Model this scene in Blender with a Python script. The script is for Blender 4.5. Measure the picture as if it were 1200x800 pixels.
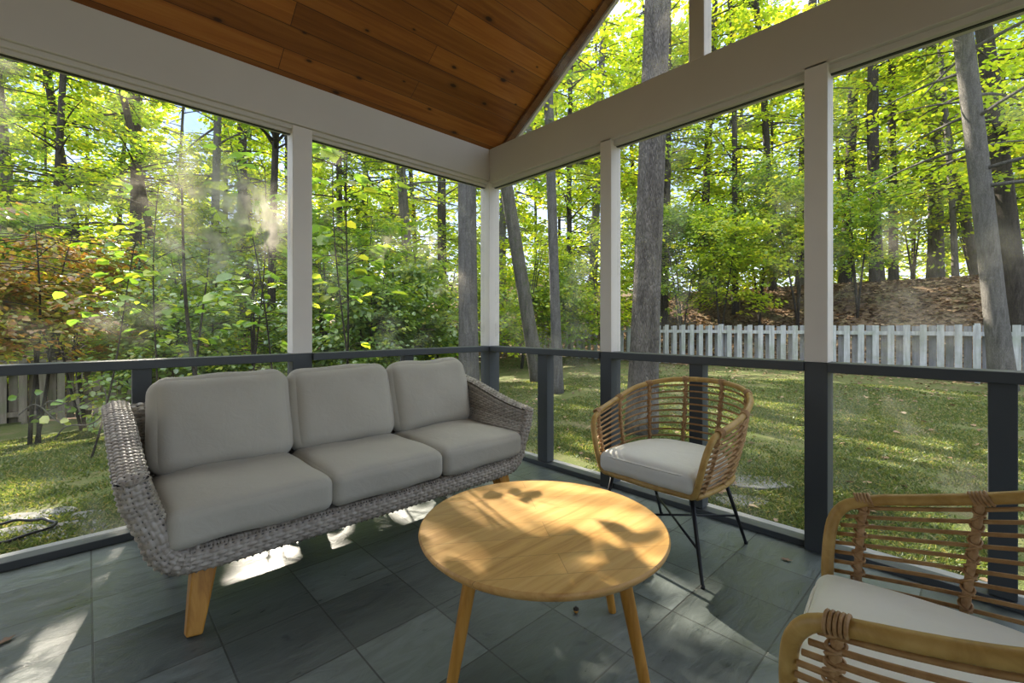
import bpy, bmesh, math, random
import numpy as np
from mathutils import Vector, Matrix

# ------------------------------------------------------------------ camera, sky, sun, exposure
for o in list(bpy.data.objects):
    bpy.data.objects.remove(o)
SC = bpy.context.scene
COL = SC.collection
R = math.radians
YAW = 46.5
cam_d = bpy.data.cameras.new('camera')
cam_d.sensor_width = 36.0
cam_d.lens = 525 / 1200 * 36.0
cam_d.shift_y = -18 / 1200
cam_d.clip_start = 0.02
cam_d.clip_end = 300
cam = bpy.data.objects.new('camera', cam_d)
COL.objects.link(cam)
cam.location = (0, 0, 1.1)
cam.rotation_euler = (R(90), 0, R(YAW - 90))
SC.camera = cam

SUN_AZ, SUN_EL = 77.0, 31.0
SUN_POWER, SKY_POWER, EXPOSURE = 15.5, 4.9, 0.46
S = np.array([math.cos(R(SUN_EL)) * math.cos(R(SUN_AZ)), math.cos(R(SUN_EL)) * math.sin(R(SUN_AZ)), math.sin(R(SUN_EL))])
SU = np.array([-math.sin(R(SUN_AZ)), math.cos(R(SUN_AZ)), 0.0])
SV = np.cross(S, SU)

w = bpy.data.worlds.new('sky')
SC.world = w
w.use_nodes = True
nt = w.node_tree
nt.nodes.clear()
out = nt.nodes.new('ShaderNodeOutputWorld')
bg = nt.nodes.new('ShaderNodeBackground')
tc = nt.nodes.new('ShaderNodeTexCoord')
sep = nt.nodes.new('ShaderNodeSeparateXYZ')
ramp = nt.nodes.new('ShaderNodeValToRGB')
noi = nt.nodes.new('ShaderNodeTexNoise')
mix = nt.nodes.new('ShaderNodeMixRGB')
ramp2 = nt.nodes.new('ShaderNodeValToRGB')
nt.links.new(tc.outputs['Generated'], sep.inputs[0])
nt.links.new(sep.outputs['Z'], ramp.inputs[0])
ramp.color_ramp.elements[0].position = 0.0
ramp.color_ramp.elements[0].color = (0.27, 0.31, 0.34, 1)
ramp.color_ramp.elements[1].position = 0.42
ramp.color_ramp.elements[1].color = (0.085, 0.14, 0.27, 1)
e_ = ramp.color_ramp.elements.new(0.85)
e_.color = (0.56, 0.58, 0.58, 1)
noi.inputs['Scale'].default_value = 3.0
noi.inputs['Detail'].default_value = 5
nt.links.new(tc.outputs['Generated'], noi.inputs['Vector'])
nt.links.new(noi.outputs['Fac'], ramp2.inputs[0])
ramp2.color_ramp.elements[0].position = 0.45
ramp2.color_ramp.elements[1].position = 0.65
ramp2.color_ramp.elements[0].color = (0, 0, 0, 1)
ramp2.color_ramp.elements[1].color = (0.6, 0.6, 0.6, 1)
nt.links.new(ramp2.outputs[0], mix.inputs[0])
nt.links.new(ramp.outputs[0], mix.inputs[1])
mix.inputs[2].default_value = (0.30, 0.32, 0.34, 1)
nt.links.new(mix.outputs[0], bg.inputs[0])
bg.inputs[1].default_value = SKY_POWER
nt.links.new(bg.outputs[0], out.inputs[0])

sun_d = bpy.data.lights.new('sun', 'SUN')
sun_d.energy = SUN_POWER
sun_d.color = (1.0, 0.90, 0.74)
sun_d.angle = R(0.45)
sun = bpy.data.objects.new('sun', sun_d)
COL.objects.link(sun)
sun.location = (3, 12, 9)
sun.rotation_euler = Vector(S).to_track_quat('Z', 'Y').to_euler()

SC.view_settings.view_transform = 'Standard'
SC.view_settings.look = 'None'
SC.view_settings.exposure = EXPOSURE
SC.view_settings.gamma = 1.0
SC.view_settings.use_curve_mapping = False
cy = SC.cycles
cy.use_denoising = True
cy.max_bounces = 7
cy.diffuse_bounces = 4
cy.glossy_bounces = 2
cy.transmission_bounces = 4
cy.transparent_max_bounces = 10
cy.sample_clamp_indirect = 6
cy.caustics_reflective = False
cy.caustics_refractive = False

rng = np.random.default_rng(7)
random.seed(7)

# ------------------------------------------------------------------ material helpers
class NT:
    def __init__(s, name):
        s.m = bpy.data.materials.new(name)
        s.m.use_nodes = True
        s.t = s.m.node_tree
        s.t.nodes.clear()
        s.out = s.n('ShaderNodeOutputMaterial')
    def n(s, kind, **kw):
        x = s.t.nodes.new(kind)
        for k, v in kw.items():
            setattr(x, k, v)
        return x
    def l(s, a, b):
        s.t.links.new(a, b)
    def val(s, node, **kw):
        for k, v in kw.items():
            node.inputs[k.replace('_', ' ')].default_value = v
        return node
    def ramp(s, src, stops):
        r = s.n('ShaderNodeValToRGB')
        e = r.color_ramp.elements
        while len(e) < len(stops):
            e.new(0.5)
        for i, (p, c) in enumerate(stops):
            e[i].position = p
            e[i].color = (*c, 1) if len(c) == 3 else c
        s.l(src, r.inputs[0])
        return r.outputs[0]
    def coord(s, which='Object', scale=(1, 1, 1), loc=(0, 0, 0), rot=(0, 0, 0)):
        t = s.n('ShaderNodeTexCoord')
        m = s.n('ShaderNodeMapping')
        m.inputs['Scale'].default_value = scale
        m.inputs['Location'].default_value = loc
        m.inputs['Rotation'].default_value = rot
        s.l(t.outputs[which], m.inputs[0])
        return m.outputs[0]
    def noise(s, vec, scale, detail=4, rough=0.55, dist=0.0):
        x = s.n('ShaderNodeTexNoise')
        s.l(vec, x.inputs['Vector'])
        x.inputs['Scale'].default_value = scale
        x.inputs['Detail'].default_value = detail
        x.inputs['Roughness'].default_value = rough
        x.inputs['Distortion'].default_value = dist
        return x.outputs['Fac']
    def mixc(s, fac, a, b, mode='MIX'):
        x = s.n('ShaderNodeMixRGB', blend_type=mode)
        for i, v in enumerate((fac, a, b)):
            if isinstance(v, (int, float)):
                x.inputs[i].default_value = v
            elif isinstance(v, tuple):
                x.inputs[i].default_value = (*v, 1)
            else:
                s.l(v, x.inputs[i])
        return x.outputs[0]
    def math(s, op, a, b=None):
        x = s.n('ShaderNodeMath', operation=op)
        for i, v in enumerate((a, b)):
            if v is None:
                continue
            if isinstance(v, (int, float)):
                x.inputs[i].default_value = v
            else:
                s.l(v, x.inputs[i])
        return x.outputs[0]
    def bump(s, h, strength=0.3, dist=0.01):
        b = s.n('ShaderNodeBump')
        b.inputs['Strength'].default_value = strength
        b.inputs['Distance'].default_value = dist
        s.l(h, b.inputs['Height'])
        return b.outputs[0]
    def n_sep(s, v):
        q = s.n('ShaderNodeSeparateColor')
        s.l(v.outputs['Color'], q.inputs[0])
        return q.outputs[1]
    def principled(s, color, rough=0.6, spec=0.3, normal=None, metallic=0.0, sheen=0.0):
        p = s.n('ShaderNodeBsdfPrincipled')
        if isinstance(color, tuple):
            p.inputs['Base Color'].default_value = (*color, 1)
        else:
            s.l(color, p.inputs['Base Color'])
        if isinstance(rough, (int, float)):
            p.inputs['Roughness'].default_value = rough
        else:
            s.l(rough, p.inputs['Roughness'])
        p.inputs['Specular IOR Level'].default_value = spec
        p.inputs['Metallic'].default_value = metallic
        if sheen:
            p.inputs['Sheen Weight'].default_value = sheen
        if normal is not None:
            s.l(normal, p.inputs['Normal'])
        s.l(p.outputs[0], s.out.inputs[0])
        return s.m

def mat_paint(name, col, dirt=0.08, rough=0.55):
    k = NT(name)
    c = k.coord()
    n1 = k.noise(c, 2.0, 5)
    n2 = k.noise(k.coord(scale=(30, 30, 3)), 1.0, 3)
    a = k.mixc(n1, tuple(x * (1 - dirt) for x in col), tuple(min(1, x * (1 + dirt)) for x in col))
    return k.principled(a, rough, 0.3, k.bump(n2, 0.08, 0.003))

def mat_fabric(name, col, scale=700):
    k = NT(name)
    c = k.coord()
    n1 = k.noise(c, 5.0, 4)
    n2 = k.noise(c, scale, 2)
    n3 = k.noise(c, 14.0, 4, 0.6, 0.6)
    a = k.mixc(n1, tuple(x * 0.93 for x in col), tuple(x * 1.06 for x in col))
    a = k.mixc(k.math('MULTIPLY', n2, 0.25), a, tuple(x * 0.7 for x in col))
    h = k.math('ADD', k.math('MULTIPLY', n2, 0.05), n3)
    return k.principled(a, 0.9, 0.1, k.bump(h, 0.25, 0.012), sheen=0.1)

def mat_wood(name, dark, mid, light, axis_scale=(2, 30, 30), rough=0.45, plank=None, rot=0.0):
    k = NT(name)
    c = k.coord(scale=axis_scale, rot=(0, 0, rot))
    n1 = k.noise(c, 1.0, 6, 0.6, 0.6)
    n2 = k.noise(k.coord(scale=tuple(x * 4 for x in axis_scale), rot=(0, 0, rot)), 1.0, 3)
    a = k.ramp(n1, [(0.3, dark), (0.5, mid), (0.7, light)])
    a = k.mixc(k.math('MULTIPLY', n2, 0.3), a, dark)
    if plank:
        b = k.n('ShaderNodeTexBrick')
        k.l(k.coord(rot=(0, 0, rot)), b.inputs['Vector'])
        k.val(b, Scale=1.0, Mortar_Size=0.0008, Brick_Width=0.9, Row_Height=plank)
        b.inputs['Color1'].default_value = (0.86, 0.86, 0.86, 1)
        b.inputs['Color2'].default_value = (1.1, 1.06, 1.0, 1)
        b.inputs['Mortar'].default_value = (0.55, 0.5, 0.45, 1)
        a = k.mixc(1.0, a, b.outputs['Color'], 'MULTIPLY')
    return k.principled(a, rough, 0.35, k.bump(n2, 0.08, 0.002))

def mat_bark(name, dark, light, scale=1.0, moss=None):
    k = NT(name)
    c = k.coord(scale=(14 * scale, 14 * scale, 2.2 * scale))
    n1 = k.noise(c, 1.0, 6, 0.6, 0.8)
    n2 = k.noise(k.coord(), 3.0, 4)
    a = k.ramp(n1, [(0.32, dark), (0.62, light)])
    a = k.mixc(k.math('MULTIPLY', n2, 0.6), a, tuple(x * 1.3 for x in light))
    if moss:
        n3 = k.noise(k.coord(), 5.0, 3)
        a = k.mixc(k.ramp(n3, [(0.55, (0, 0, 0)), (0.7, (0.6, 0.6, 0.6))]), a, moss)
    rid = k.n('ShaderNodeTexVoronoi', feature='DISTANCE_TO_EDGE')
    k.l(k.coord(scale=(26 * scale, 26 * scale, 2.6 * scale)), rid.inputs['Vector'])
    rr = k.ramp(rid.outputs['Distance'], [(0.0, (0.45, 0.45, 0.45)), (0.22, (1, 1, 1))])
    a = k.mixc(0.75, a, rr, 'MULTIPLY')
    return k.principled(a, 0.9, 0.15, k.bump(k.math('ADD', n1, rr), 0.9, 0.03))

def mat_leaf(name, stops, trans=0.5, gloss=0.05, tcol=1.7):
    k = NT(name)
    at = k.n('ShaderNodeAttribute', attribute_name='tone')
    a = k.ramp(at.outputs['Fac'], stops)
    d = k.n('ShaderNodeBsdfDiffuse')
    t = k.n('ShaderNodeBsdfTranslucent')
    g = k.n('ShaderNodeBsdfGlossy')
    g.inputs['Roughness'].default_value = 0.42
    g.inputs['Color'].default_value = (0.9, 0.95, 1, 1)
    k.l(a, d.inputs[0])
    h = k.mixc(1.0, a, (tcol, tcol * 0.95, tcol * 0.5), 'MULTIPLY')
    k.l(h, t.inputs[0])
    m = k.n('ShaderNodeMixShader')
    m.inputs[0].default_value = trans
    k.l(d.outputs[0], m.inputs[1]); k.l(t.outputs[0], m.inputs[2])
    m2 = k.n('ShaderNodeMixShader')
    m2.inputs[0].default_value = gloss
    k.l(m.outputs[0], m2.inputs[1]); k.l(g.outputs[0], m2.inputs[2])
    k.l(m2.outputs[0], k.out.inputs[0])
    return k.m

M = {}
M['paint'] = mat_paint('painted_trim', (0.57, 0.53, 0.465))
M['post_paint'] = mat_paint('painted_post', (0.68, 0.635, 0.565), 0.12)
M['charcoal'] = mat_paint('charcoal_paint', (0.060, 0.066, 0.068), 0.15, 0.5)
M['fabric'] = mat_fabric('taupe_fabric', (0.45, 0.42, 0.345))
M['fabric_pale'] = mat_fabric('pale_fabric', (0.80, 0.785, 0.70))
M['teak'] = mat_wood('teak_leg', (0.30, 0.13, 0.018), (0.47, 0.225, 0.035), (0.57, 0.30, 0.06), (30, 30, 2.5))
M['tabletop'] = mat_wood('teak_top', (0.42, 0.22, 0.062), (0.60, 0.355, 0.12), (0.68, 0.44, 0.175), (2.2, 30, 30), 0.42, plank=0.105, rot=R(35))
M['rattan'] = mat_wood('rattan_cane', (0.34, 0.195, 0.05), (0.47, 0.295, 0.085), (0.57, 0.38, 0.13), (18, 18, 18), 0.42)
M['rattan_thin'] = mat_wood('rattan_rod', (0.25, 0.13, 0.045), (0.37, 0.21, 0.08), (0.47, 0.29, 0.12), (20, 20, 20), 0.5)
M['wrap'] = mat_wood('rattan_wrap', (0.28, 0.15, 0.055), (0.42, 0.25, 0.11), (0.54, 0.35, 0.18), (60, 60, 60), 0.55)
M['black'] = mat_paint('black_metal', (0.012, 0.012, 0.013), 0.1, 0.4)
M['stone'] = None
M['bark_oak'] = mat_bark('oak_bark', (0.06, 0.052, 0.047), (0.26, 0.235, 0.21), 1.0)
M['bark_grey'] = mat_bark('grey_bark', (0.10, 0.095, 0.088), (0.27, 0.255, 0.235), 1.3)
M['bark_dark'] = mat_bark('dark_bark', (0.035, 0.03, 0.026), (0.11, 0.095, 0.08), 1.0)
M['bark_moss'] = mat_bark('mossy_bark', (0.08, 0.075, 0.06), (0.24, 0.22, 0.19), 1.0, (0.16, 0.19, 0.08))
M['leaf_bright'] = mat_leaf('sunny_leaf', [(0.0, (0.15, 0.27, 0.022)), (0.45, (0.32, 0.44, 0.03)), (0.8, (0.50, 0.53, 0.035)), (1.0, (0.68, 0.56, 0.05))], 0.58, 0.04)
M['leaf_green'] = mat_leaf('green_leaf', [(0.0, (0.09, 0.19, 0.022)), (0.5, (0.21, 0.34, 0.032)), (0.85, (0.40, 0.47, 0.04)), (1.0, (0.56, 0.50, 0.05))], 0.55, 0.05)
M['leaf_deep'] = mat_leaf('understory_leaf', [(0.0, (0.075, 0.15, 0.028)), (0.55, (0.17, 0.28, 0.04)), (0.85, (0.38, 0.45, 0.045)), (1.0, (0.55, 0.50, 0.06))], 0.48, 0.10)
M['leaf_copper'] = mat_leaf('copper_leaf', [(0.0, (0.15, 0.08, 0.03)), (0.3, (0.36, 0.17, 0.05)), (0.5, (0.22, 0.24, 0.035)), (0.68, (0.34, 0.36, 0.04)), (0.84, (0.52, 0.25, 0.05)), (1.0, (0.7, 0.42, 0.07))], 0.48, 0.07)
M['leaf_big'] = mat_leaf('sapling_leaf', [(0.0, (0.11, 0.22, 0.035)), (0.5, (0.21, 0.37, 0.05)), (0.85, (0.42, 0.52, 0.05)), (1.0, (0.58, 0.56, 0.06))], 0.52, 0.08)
M['leaf_litter'] = mat_leaf('dead_leaf', [(0.0, (0.09, 0.05, 0.03)), (0.5, (0.22, 0.135, 0.08)), (0.85, (0.36, 0.25, 0.16)), (1.0, (0.5, 0.36, 0.22))], 0.12, 0.03, 1.0)
M['grass'] = mat_leaf('grass_blade', [(0.0, (0.06, 0.085, 0.025)), (0.45, (0.10, 0.15, 0.038)), (0.8, (0.18, 0.21, 0.06)), (1.0, (0.33, 0.27, 0.14))], 0.4, 0.03)

def mat_stone():
    k = NT('garden_stone')
    n1 = k.noise(k.coord(), 4.0, 6, 0.65)
    n2 = k.noise(k.coord(), 25.0, 4)
    a = k.ramp(n1, [(0.3, (0.09, 0.09, 0.085)), (0.55, (0.17, 0.17, 0.16)), (0.75, (0.25, 0.25, 0.23))])
    return k.principled(a, 0.9, 0.2, k.bump(n2, 0.5, 0.01))
M['stone'] = mat_stone()

def mat_slate():
    k = NT('slate_tiles')
    b = k.n('ShaderNodeTexBrick')
    b.offset = 0.0
    vec = k.coord(loc=(-0.015 + 0.325 * 40, -1.155 + 0.325 * 40, 0))
    k.l(vec, b.inputs['Vector'])
    k.val(b, Scale=1.0, Mortar_Size=0.0032, Mortar_Smooth=0.1, Bias=0.0, Brick_Width=0.325, Row_Height=0.325)
    b.inputs['Color1'].default_value = (0.062, 0.074, 0.072, 1)
    b.inputs['Color2'].default_value = (0.175, 0.205, 0.198, 1)
    b.inputs['Mortar'].default_value = (0.022, 0.022, 0.022, 1)
    n1 = k.noise(k.coord(), 3.2, 6, 0.6, 0.5)
    n2 = k.noise(k.coord(scale=(1, 3.5, 1), rot=(0, 0, 0.5)), 5.0, 7, 0.62, 1.2)
    a = k.mixc(k.math('MULTIPLY', n1, 0.55), b.outputs['Color'], (0.105, 0.125, 0.115))
    n4 = k.noise(k.coord(), 11.0, 3, 0.5)
    a = k.mixc(k.ramp(n4, [(0.66, (0, 0, 0)), (0.72, (0.6, 0.6, 0.6))]), a, (0.035, 0.045, 0.05))
    a = k.mixc(1.0, a, k.ramp(n2, [(0.3, (0.72, 0.72, 0.72)), (0.7, (1.25, 1.25, 1.25))]), 'MULTIPLY')
    h = k.math('ADD', k.math('MULTIPLY', n2, 0.6), k.math('MULTIPLY', b.outputs['Fac'], -0.7))
    rg = k.ramp(n2, [(0.3, (0.26,) * 3), (0.7, (0.50,) * 3)])
    return k.principled(a, rg, 0.5, k.bump(h, 0.5, 0.014))
M['slate'] = mat_slate()

def mat_ceiling():
    k = NT('knotty_pine')
    uv = k.n('ShaderNodeTexCoord').outputs['UV']
    def mp(scale, loc=(0, 0, 0)):
        m = k.n('ShaderNodeMapping')
        m.inputs['Scale'].default_value = scale
        m.inputs['Location'].default_value = loc
        k.l(uv, m.inputs[0])
        return m.outputs[0]
    b = k.n('ShaderNodeTexBrick')
    b.offset = 0.37
    b.offset_frequency = 2
    k.l(mp((1, 1, 1), (0.6, 0, 0)), b.inputs['Vector'])
    k.val(b, Scale=1.0, Mortar_Size=0.0022, Mortar_Smooth=0.3, Bias=0.1, Brick_Width=2.3, Row_Height=0.137)
    b.inputs['Color1'].default_value = (0.62, 0.60, 0.56, 1)
    b.inputs['Color2'].default_value = (1.25, 1.27, 1.3, 1)
    b.inputs['Mortar'].default_value = (0.25, 0.22, 0.2, 1)
    n1 = k.noise(mp((1.1, 22, 1)), 1.0, 6, 0.6, 1.0)
    base = k.ramp(n1, [(0.28, (0.195, 0.06, 0.009)), (0.5, (0.295, 0.102, 0.016)), (0.74, (0.385, 0.155, 0.03))])
    v = k.n('ShaderNodeTexVoronoi', voronoi_dimensions='2D')
    k.l(mp((3.0, 6.0, 1)), v.inputs['Vector'])
    v.inputs['Scale'].default_value = 1.0
    v.inputs['Randomness'].default_value = 1.0
    kd = k.math('DIVIDE', k.math('ADD', v.outputs['Distance'], k.math('MULTIPLY', k.math('SUBTRACT', k.noise(mp((14, 14, 1)), 1.0, 2), 0.5), 0.05)), k.math('ADD', 0.35, k.math('MULTIPLY', k.n_sep(v), 1.0)))
    knot = k.ramp(kd, [(0.0, (1, 1, 1)), (0.05, (0.95, 0.95, 0.95)), (0.085, (0.3, 0.3, 0.3)), (0.17, (0, 0, 0))])
    pick = k.n('ShaderNodeSeparateColor')
    k.l(v.outputs['Color'], pick.inputs[0])
    sel = k.math('GREATER_THAN', pick.outputs[0], 0.5)
    kn = k.math('MULTIPLY', knot, sel)
    a = k.mixc(1.0, base, b.outputs['Color'], 'MULTIPLY')
    a = k.mixc(kn, a, (0.035, 0.012, 0.004))
    h = k.math('MULTIPLY', b.outputs['Fac'], -1.0)
    return k.principled(a, 0.42, 0.35, k.bump(h, 0.6, 0.006))
M['ceiling'] = mat_ceiling()

def mat_screen():
    k = NT('insect_mesh')
    t = k.n('ShaderNodeBsdfTransparent')
    d = k.n('ShaderNodeBsdfDiffuse')
    tl = k.n('ShaderNodeBsdfTranslucent')
    n1 = k.noise(k.coord(), 2.6, 6, 0.62, 0.4)
    d.inputs[0].default_value = (0.10, 0.10, 0.10, 1)
    tl.inputs[0].default_value = (0.62, 0.57, 0.48, 1)
    m = k.n('ShaderNodeMixShader')
    k.l(k.ramp(n1, [(0.42, (0.15,) * 3), (0.7, (0.8,) * 3)]), m.inputs[0])
    k.l(d.outputs[0], m.inputs[1]); k.l(tl.outputs[0], m.inputs[2])
    m2 = k.n('ShaderNodeMixShader')
    # dust film caught in the mesh, thickened beside the sofa post as painted sun haze
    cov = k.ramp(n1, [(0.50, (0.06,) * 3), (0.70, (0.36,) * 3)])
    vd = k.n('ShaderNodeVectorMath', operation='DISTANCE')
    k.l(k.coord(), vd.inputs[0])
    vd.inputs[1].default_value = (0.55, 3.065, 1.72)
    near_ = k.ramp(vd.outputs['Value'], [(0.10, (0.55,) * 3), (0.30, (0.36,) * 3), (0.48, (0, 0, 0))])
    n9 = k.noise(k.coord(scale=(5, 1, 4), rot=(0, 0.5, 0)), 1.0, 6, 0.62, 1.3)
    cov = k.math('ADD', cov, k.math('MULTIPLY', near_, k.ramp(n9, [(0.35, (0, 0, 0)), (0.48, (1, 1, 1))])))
    k.l(cov, m2.inputs[0])
    k.l(t.outputs[0], m2.inputs[1]); k.l(m.outputs[0], m2.inputs[2])
    k.l(m2.outputs[0], k.out.inputs[0])
    return k.m
M['screen'] = mat_screen()

def mat_lawn():
    k = NT('lawn_ground')
    c = k.coord()
    n1 = k.noise(c, 1.6, 8, 0.7, 0.5)
    n2 = k.noise(c, 9.0, 6, 0.7)
    n3 = k.noise(c, 60.0, 3)
    a = k.ramp(n1, [(0.34, (0.19, 0.15, 0.095)), (0.47, (0.14, 0.145, 0.06)), (0.60, (0.10, 0.125, 0.04)), (0.75, (0.17, 0.165, 0.07))])
    a = k.mixc(k.ramp(n2, [(0.5, (0, 0, 0)), (0.75, (0.7, 0.7, 0.7))]), a, (0.22, 0.18, 0.11))
    a = k.mixc(k.math('MULTIPLY', n3, 0.5), a, (0.07, 0.10, 0.025))
    return k.principled(a, 0.95, 0.1, k.bump(k.math('ADD', n2, n3), 0.7, 0.03))
M['lawn'] = mat_lawn()

def mat_forest_floor():
    k = NT('forest_floor')
    c = k.coord()
    n1 = k.noise(c, 1.2, 5, 0.6)
    n2 = k.noise(c, 14.0, 6, 0.75)
    a = k.ramp(n2, [(0.3, (0.085, 0.055, 0.036)), (0.5, (0.20, 0.135, 0.088)), (0.72, (0.33, 0.24, 0.16))])
    a = k.mixc(k.ramp(n1, [(0.5, (0, 0, 0)), (0.7, (0.5, 0.5, 0.5))]), a, (0.15, 0.17, 0.06))
    return k.principled(a, 0.95, 0.1, k.bump(n2, 0.8, 0.05))
M['forest_floor'] = mat_forest_floor()

def mat_fence(name, dark, light, green):
    k = NT(name)
    n1 = k.noise(k.coord(scale=(20, 20, 1.6)), 1.0, 6, 0.6)
    n2 = k.noise(k.coord(), 3.0, 4)
    a = k.ramp(n1, [(0.3, dark), (0.65, light)])
    a = k.mixc(k.ramp(n2, [(0.45, (0, 0, 0)), (0.7, (0.65, 0.65, 0.65))]), a, green)
    return k.principled(a, 0.85, 0.2, k.bump(n1, 0.3, 0.006))
M['fence_grey'] = mat_fence('weathered_fence', (0.33, 0.335, 0.345), (0.60, 0.605, 0.62), (0.33, 0.37, 0.28))
M['fence_back'] = mat_fence('shade_darkened_boards', (0.20, 0.20, 0.215), (0.36, 0.355, 0.375), (0.20, 0.22, 0.17))  # back boards coloured darker to imitate the shade between the pickets
M['fence_brown'] = mat_fence('brown_fence', (0.15, 0.125, 0.095), (0.29, 0.25, 0.20), (0.17, 0.19, 0.10))

def mat_wicker():
    k = NT('grey_wicker')
    at = k.n('ShaderNodeAttribute', attribute_name='tone')
    n2 = k.noise(k.coord(), 160.0, 3)
    a = k.ramp(at.outputs['Fac'], [(0.0, (0.035, 0.03, 0.025)), (0.25, (0.15, 0.13, 0.105)), (0.6, (0.32, 0.28, 0.225)), (1.0, (0.52, 0.47, 0.39))])
    a = k.mixc(k.math('MULTIPLY', n2, 0.4), a, (0.14, 0.12, 0.10))
    return k.principled(a, 0.42, 0.5)
M['wicker'] = mat_wicker()
M['house'] = mat_paint('house_siding', (0.50, 0.47, 0.42))
M['roofing'] = mat_paint('roof_shingle', (0.10, 0.095, 0.09), 0.2, 0.9)

# ------------------------------------------------------------------ mesh helpers
def mesh_np(name, V, F, mat, parent=None, smooth=False, tone=None, uv=None):
    """V (n,3); F list of arrays/tuples or (m,k) int array"""
    me = bpy.data.meshes.new(name)
    V = np.asarray(V, np.float32)
    if isinstance(F, np.ndarray):
        m, kk = F.shape
        me.vertices.add(len(V)); me.vertices.foreach_set('co', V.ravel())
        me.loops.add(m * kk); me.loops.foreach_set('vertex_index', F.astype(np.int32).ravel())
        me.polygons.add(m)
        me.polygons.foreach_set('loop_start', np.arange(0, m * kk, kk, dtype=np.int32))
        me.update(calc_edges=True)
    else:
        me.from_pydata([tuple(v) for v in V], [], [tuple(f) for f in F])
        me.update()
    me.validate()
    me.materials.append(mat)
    if smooth:
        me.polygons.foreach_set('use_smooth', np.ones(len(me.polygons), bool))
    if tone is not None:
        a = me.attributes.new('tone', 'FLOAT', 'FACE')
        a.data.foreach_set('value', np.asarray(tone, np.float32))
    if uv is not None:
        ul = me.uv_layers.new(name='UVMap')
        li = np.empty(len(me.loops), np.int32)
        me.loops.foreach_get('vertex_index', li)
        ul.data.foreach_set('uv', np.asarray(uv, np.float32)[li].ravel())
    o = bpy.data.objects.new(name, me)
    COL.objects.link(o)
    if parent is not None:
        o.parent = parent
    return o

def catmull(P, n=8, closed=False):
    P = [np.array(p, float) for p in P]
    res = []
    N = len(P)
    for i in range(N if closed else N - 1):
        p1, p2 = P[i], P[(i + 1) % N]
        p0 = P[i - 1] if (i > 0 or closed) else 2 * p1 - p2
        p3 = P[(i + 2) % N] if (i + 2 < N or closed) else 2 * p2 - p1
        for j in range(n):
            t = j / n
            res.append(0.5 * (2 * p1 + (p2 - p0) * t + (2 * p0 - 5 * p1 + 4 * p2 - p3) * t * t + (3 * p1 - p0 - 3 * p2 + p3) * t ** 3))
    if not closed:
        res.append(P[-1])
    return res

class MB:
    def __init__(s):
        s.v, s.f, s.c = [], [], 0
    def add(s, V, F):
        V = np.asarray(V, float).reshape(-1, 3)
        s.v.append(V)
        s.f += [tuple(int(i) + s.c for i in f) for f in F]
        s.c += len(V)
    def box(s, x0, x1, y0, y1, z0, z1):
        V = [(x, y, z) for x in (x0, x1) for y in (y0, y1) for z in (z0, z1)]
        s.add(V, [(0, 1, 3, 2), (4, 6, 7, 5), (0, 4, 5, 1), (2, 3, 7, 6), (0, 2, 6, 4), (1, 5, 7, 3)])
        return s
    def prism(s, poly, z0, z1, M4=None):
        n = len(poly)
        V = [(x, y, z0) for x, y in poly] + [(x, y, z1) for x, y in poly]
        if M4 is not None:
            V = [tuple(M4 @ Vector(v)) for v in V]
        s.add(V, [tuple(reversed(range(n))), tuple(range(n, 2 * n))] + [(i, (i + 1) % n, n + (i + 1) % n, n + i) for i in range(n)])
        return s
    def tube(s, P, r, n=8, closed=False, sq=False, phase=0.0):
        P = np.array([np.asarray(p, float) for p in P])
        N = len(P)
        rr = np.broadcast_to(np.asarray(r, float), (N,))
        T = np.empty_like(P)
        if closed:
            T = np.roll(P, -1, 0) - np.roll(P, 1, 0)
        else:
            T[1:-1] = P[2:] - P[:-2]
            T[0] = P[1] - P[0]; T[-1] = P[-1] - P[-2]
        T /= np.linalg.norm(T, axis=1)[:, None] + 1e-12
        a = np.array([0, 0, 1.0]) if abs(T[0][2]) < 0.9 else np.array([1.0, 0, 0])
        nrm = np.cross(T[0], a); nrm /= np.linalg.norm(nrm)
        ang = np.arange(n) / n * 2 * math.pi + phase
        V = []
        for i in range(N):
            nrm = nrm - T[i] * nrm.dot(T[i])
            nrm /= np.linalg.norm(nrm) + 1e-12
            b = np.cross(T[i], nrm)
            V.append(P[i] + rr[i] * (np.cos(ang)[:, None] * nrm + np.sin(ang)[:, None] * b))
        V = np.concatenate(V)
        F = []
        for i in range(N if closed else N - 1):
            j = (i + 1) % N
            for q in range(n):
                q2 = (q + 1) % n
                F.append((i * n + q, i * n + q2, j * n + q2, j * n + q))
        if not closed:
            F.append(tuple(reversed(range(n))))
            F.append(tuple(range((N - 1) * n, N * n)))
        s.add(V, F)
        return s
    def lathe(s, prof, c=(0, 0, 0), n=48):
        V, F = [], []
        m = len(prof)
        for i in range(n):
            a = 2 * math.pi * i / n
            for r, z in prof:
                V.append((c[0] + r * math.cos(a), c[1] + r * math.sin(a), c[2] + z))
        for i in range(n):
            j = (i + 1) % n
            for q in range(m - 1):
                F.append((i * m + q, j * m + q, j * m + q + 1, i * m + q + 1))
        F.append(tuple(i * m for i in reversed(range(n))))
        F.append(tuple(i * m + m - 1 for i in range(n)))
        s.add(V, F)
        return s
    def build(s, name, mat, parent=None, smooth=False, bevel=0.0, seg=2):
        o = mesh_np(name, np.concatenate(s.v), s.f, mat, parent, smooth)
        if bevel:
            b = o.modifiers.new('edge', 'BEVEL')
            b.width = bevel; b.segments = seg; b.limit_method = 'ANGLE'
        return o

def smooth_by_angle(o, ang=40):
    me = o.data
    bm = bmesh.new(); bm.from_mesh(me)
    for e in bm.edges:
        e.smooth = not (len(e.link_faces) == 2 and e.calc_face_angle(0) > R(ang))
    for f in bm.faces:
        f.smooth = True
    bm.to_mesh(me); bm.free()

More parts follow.
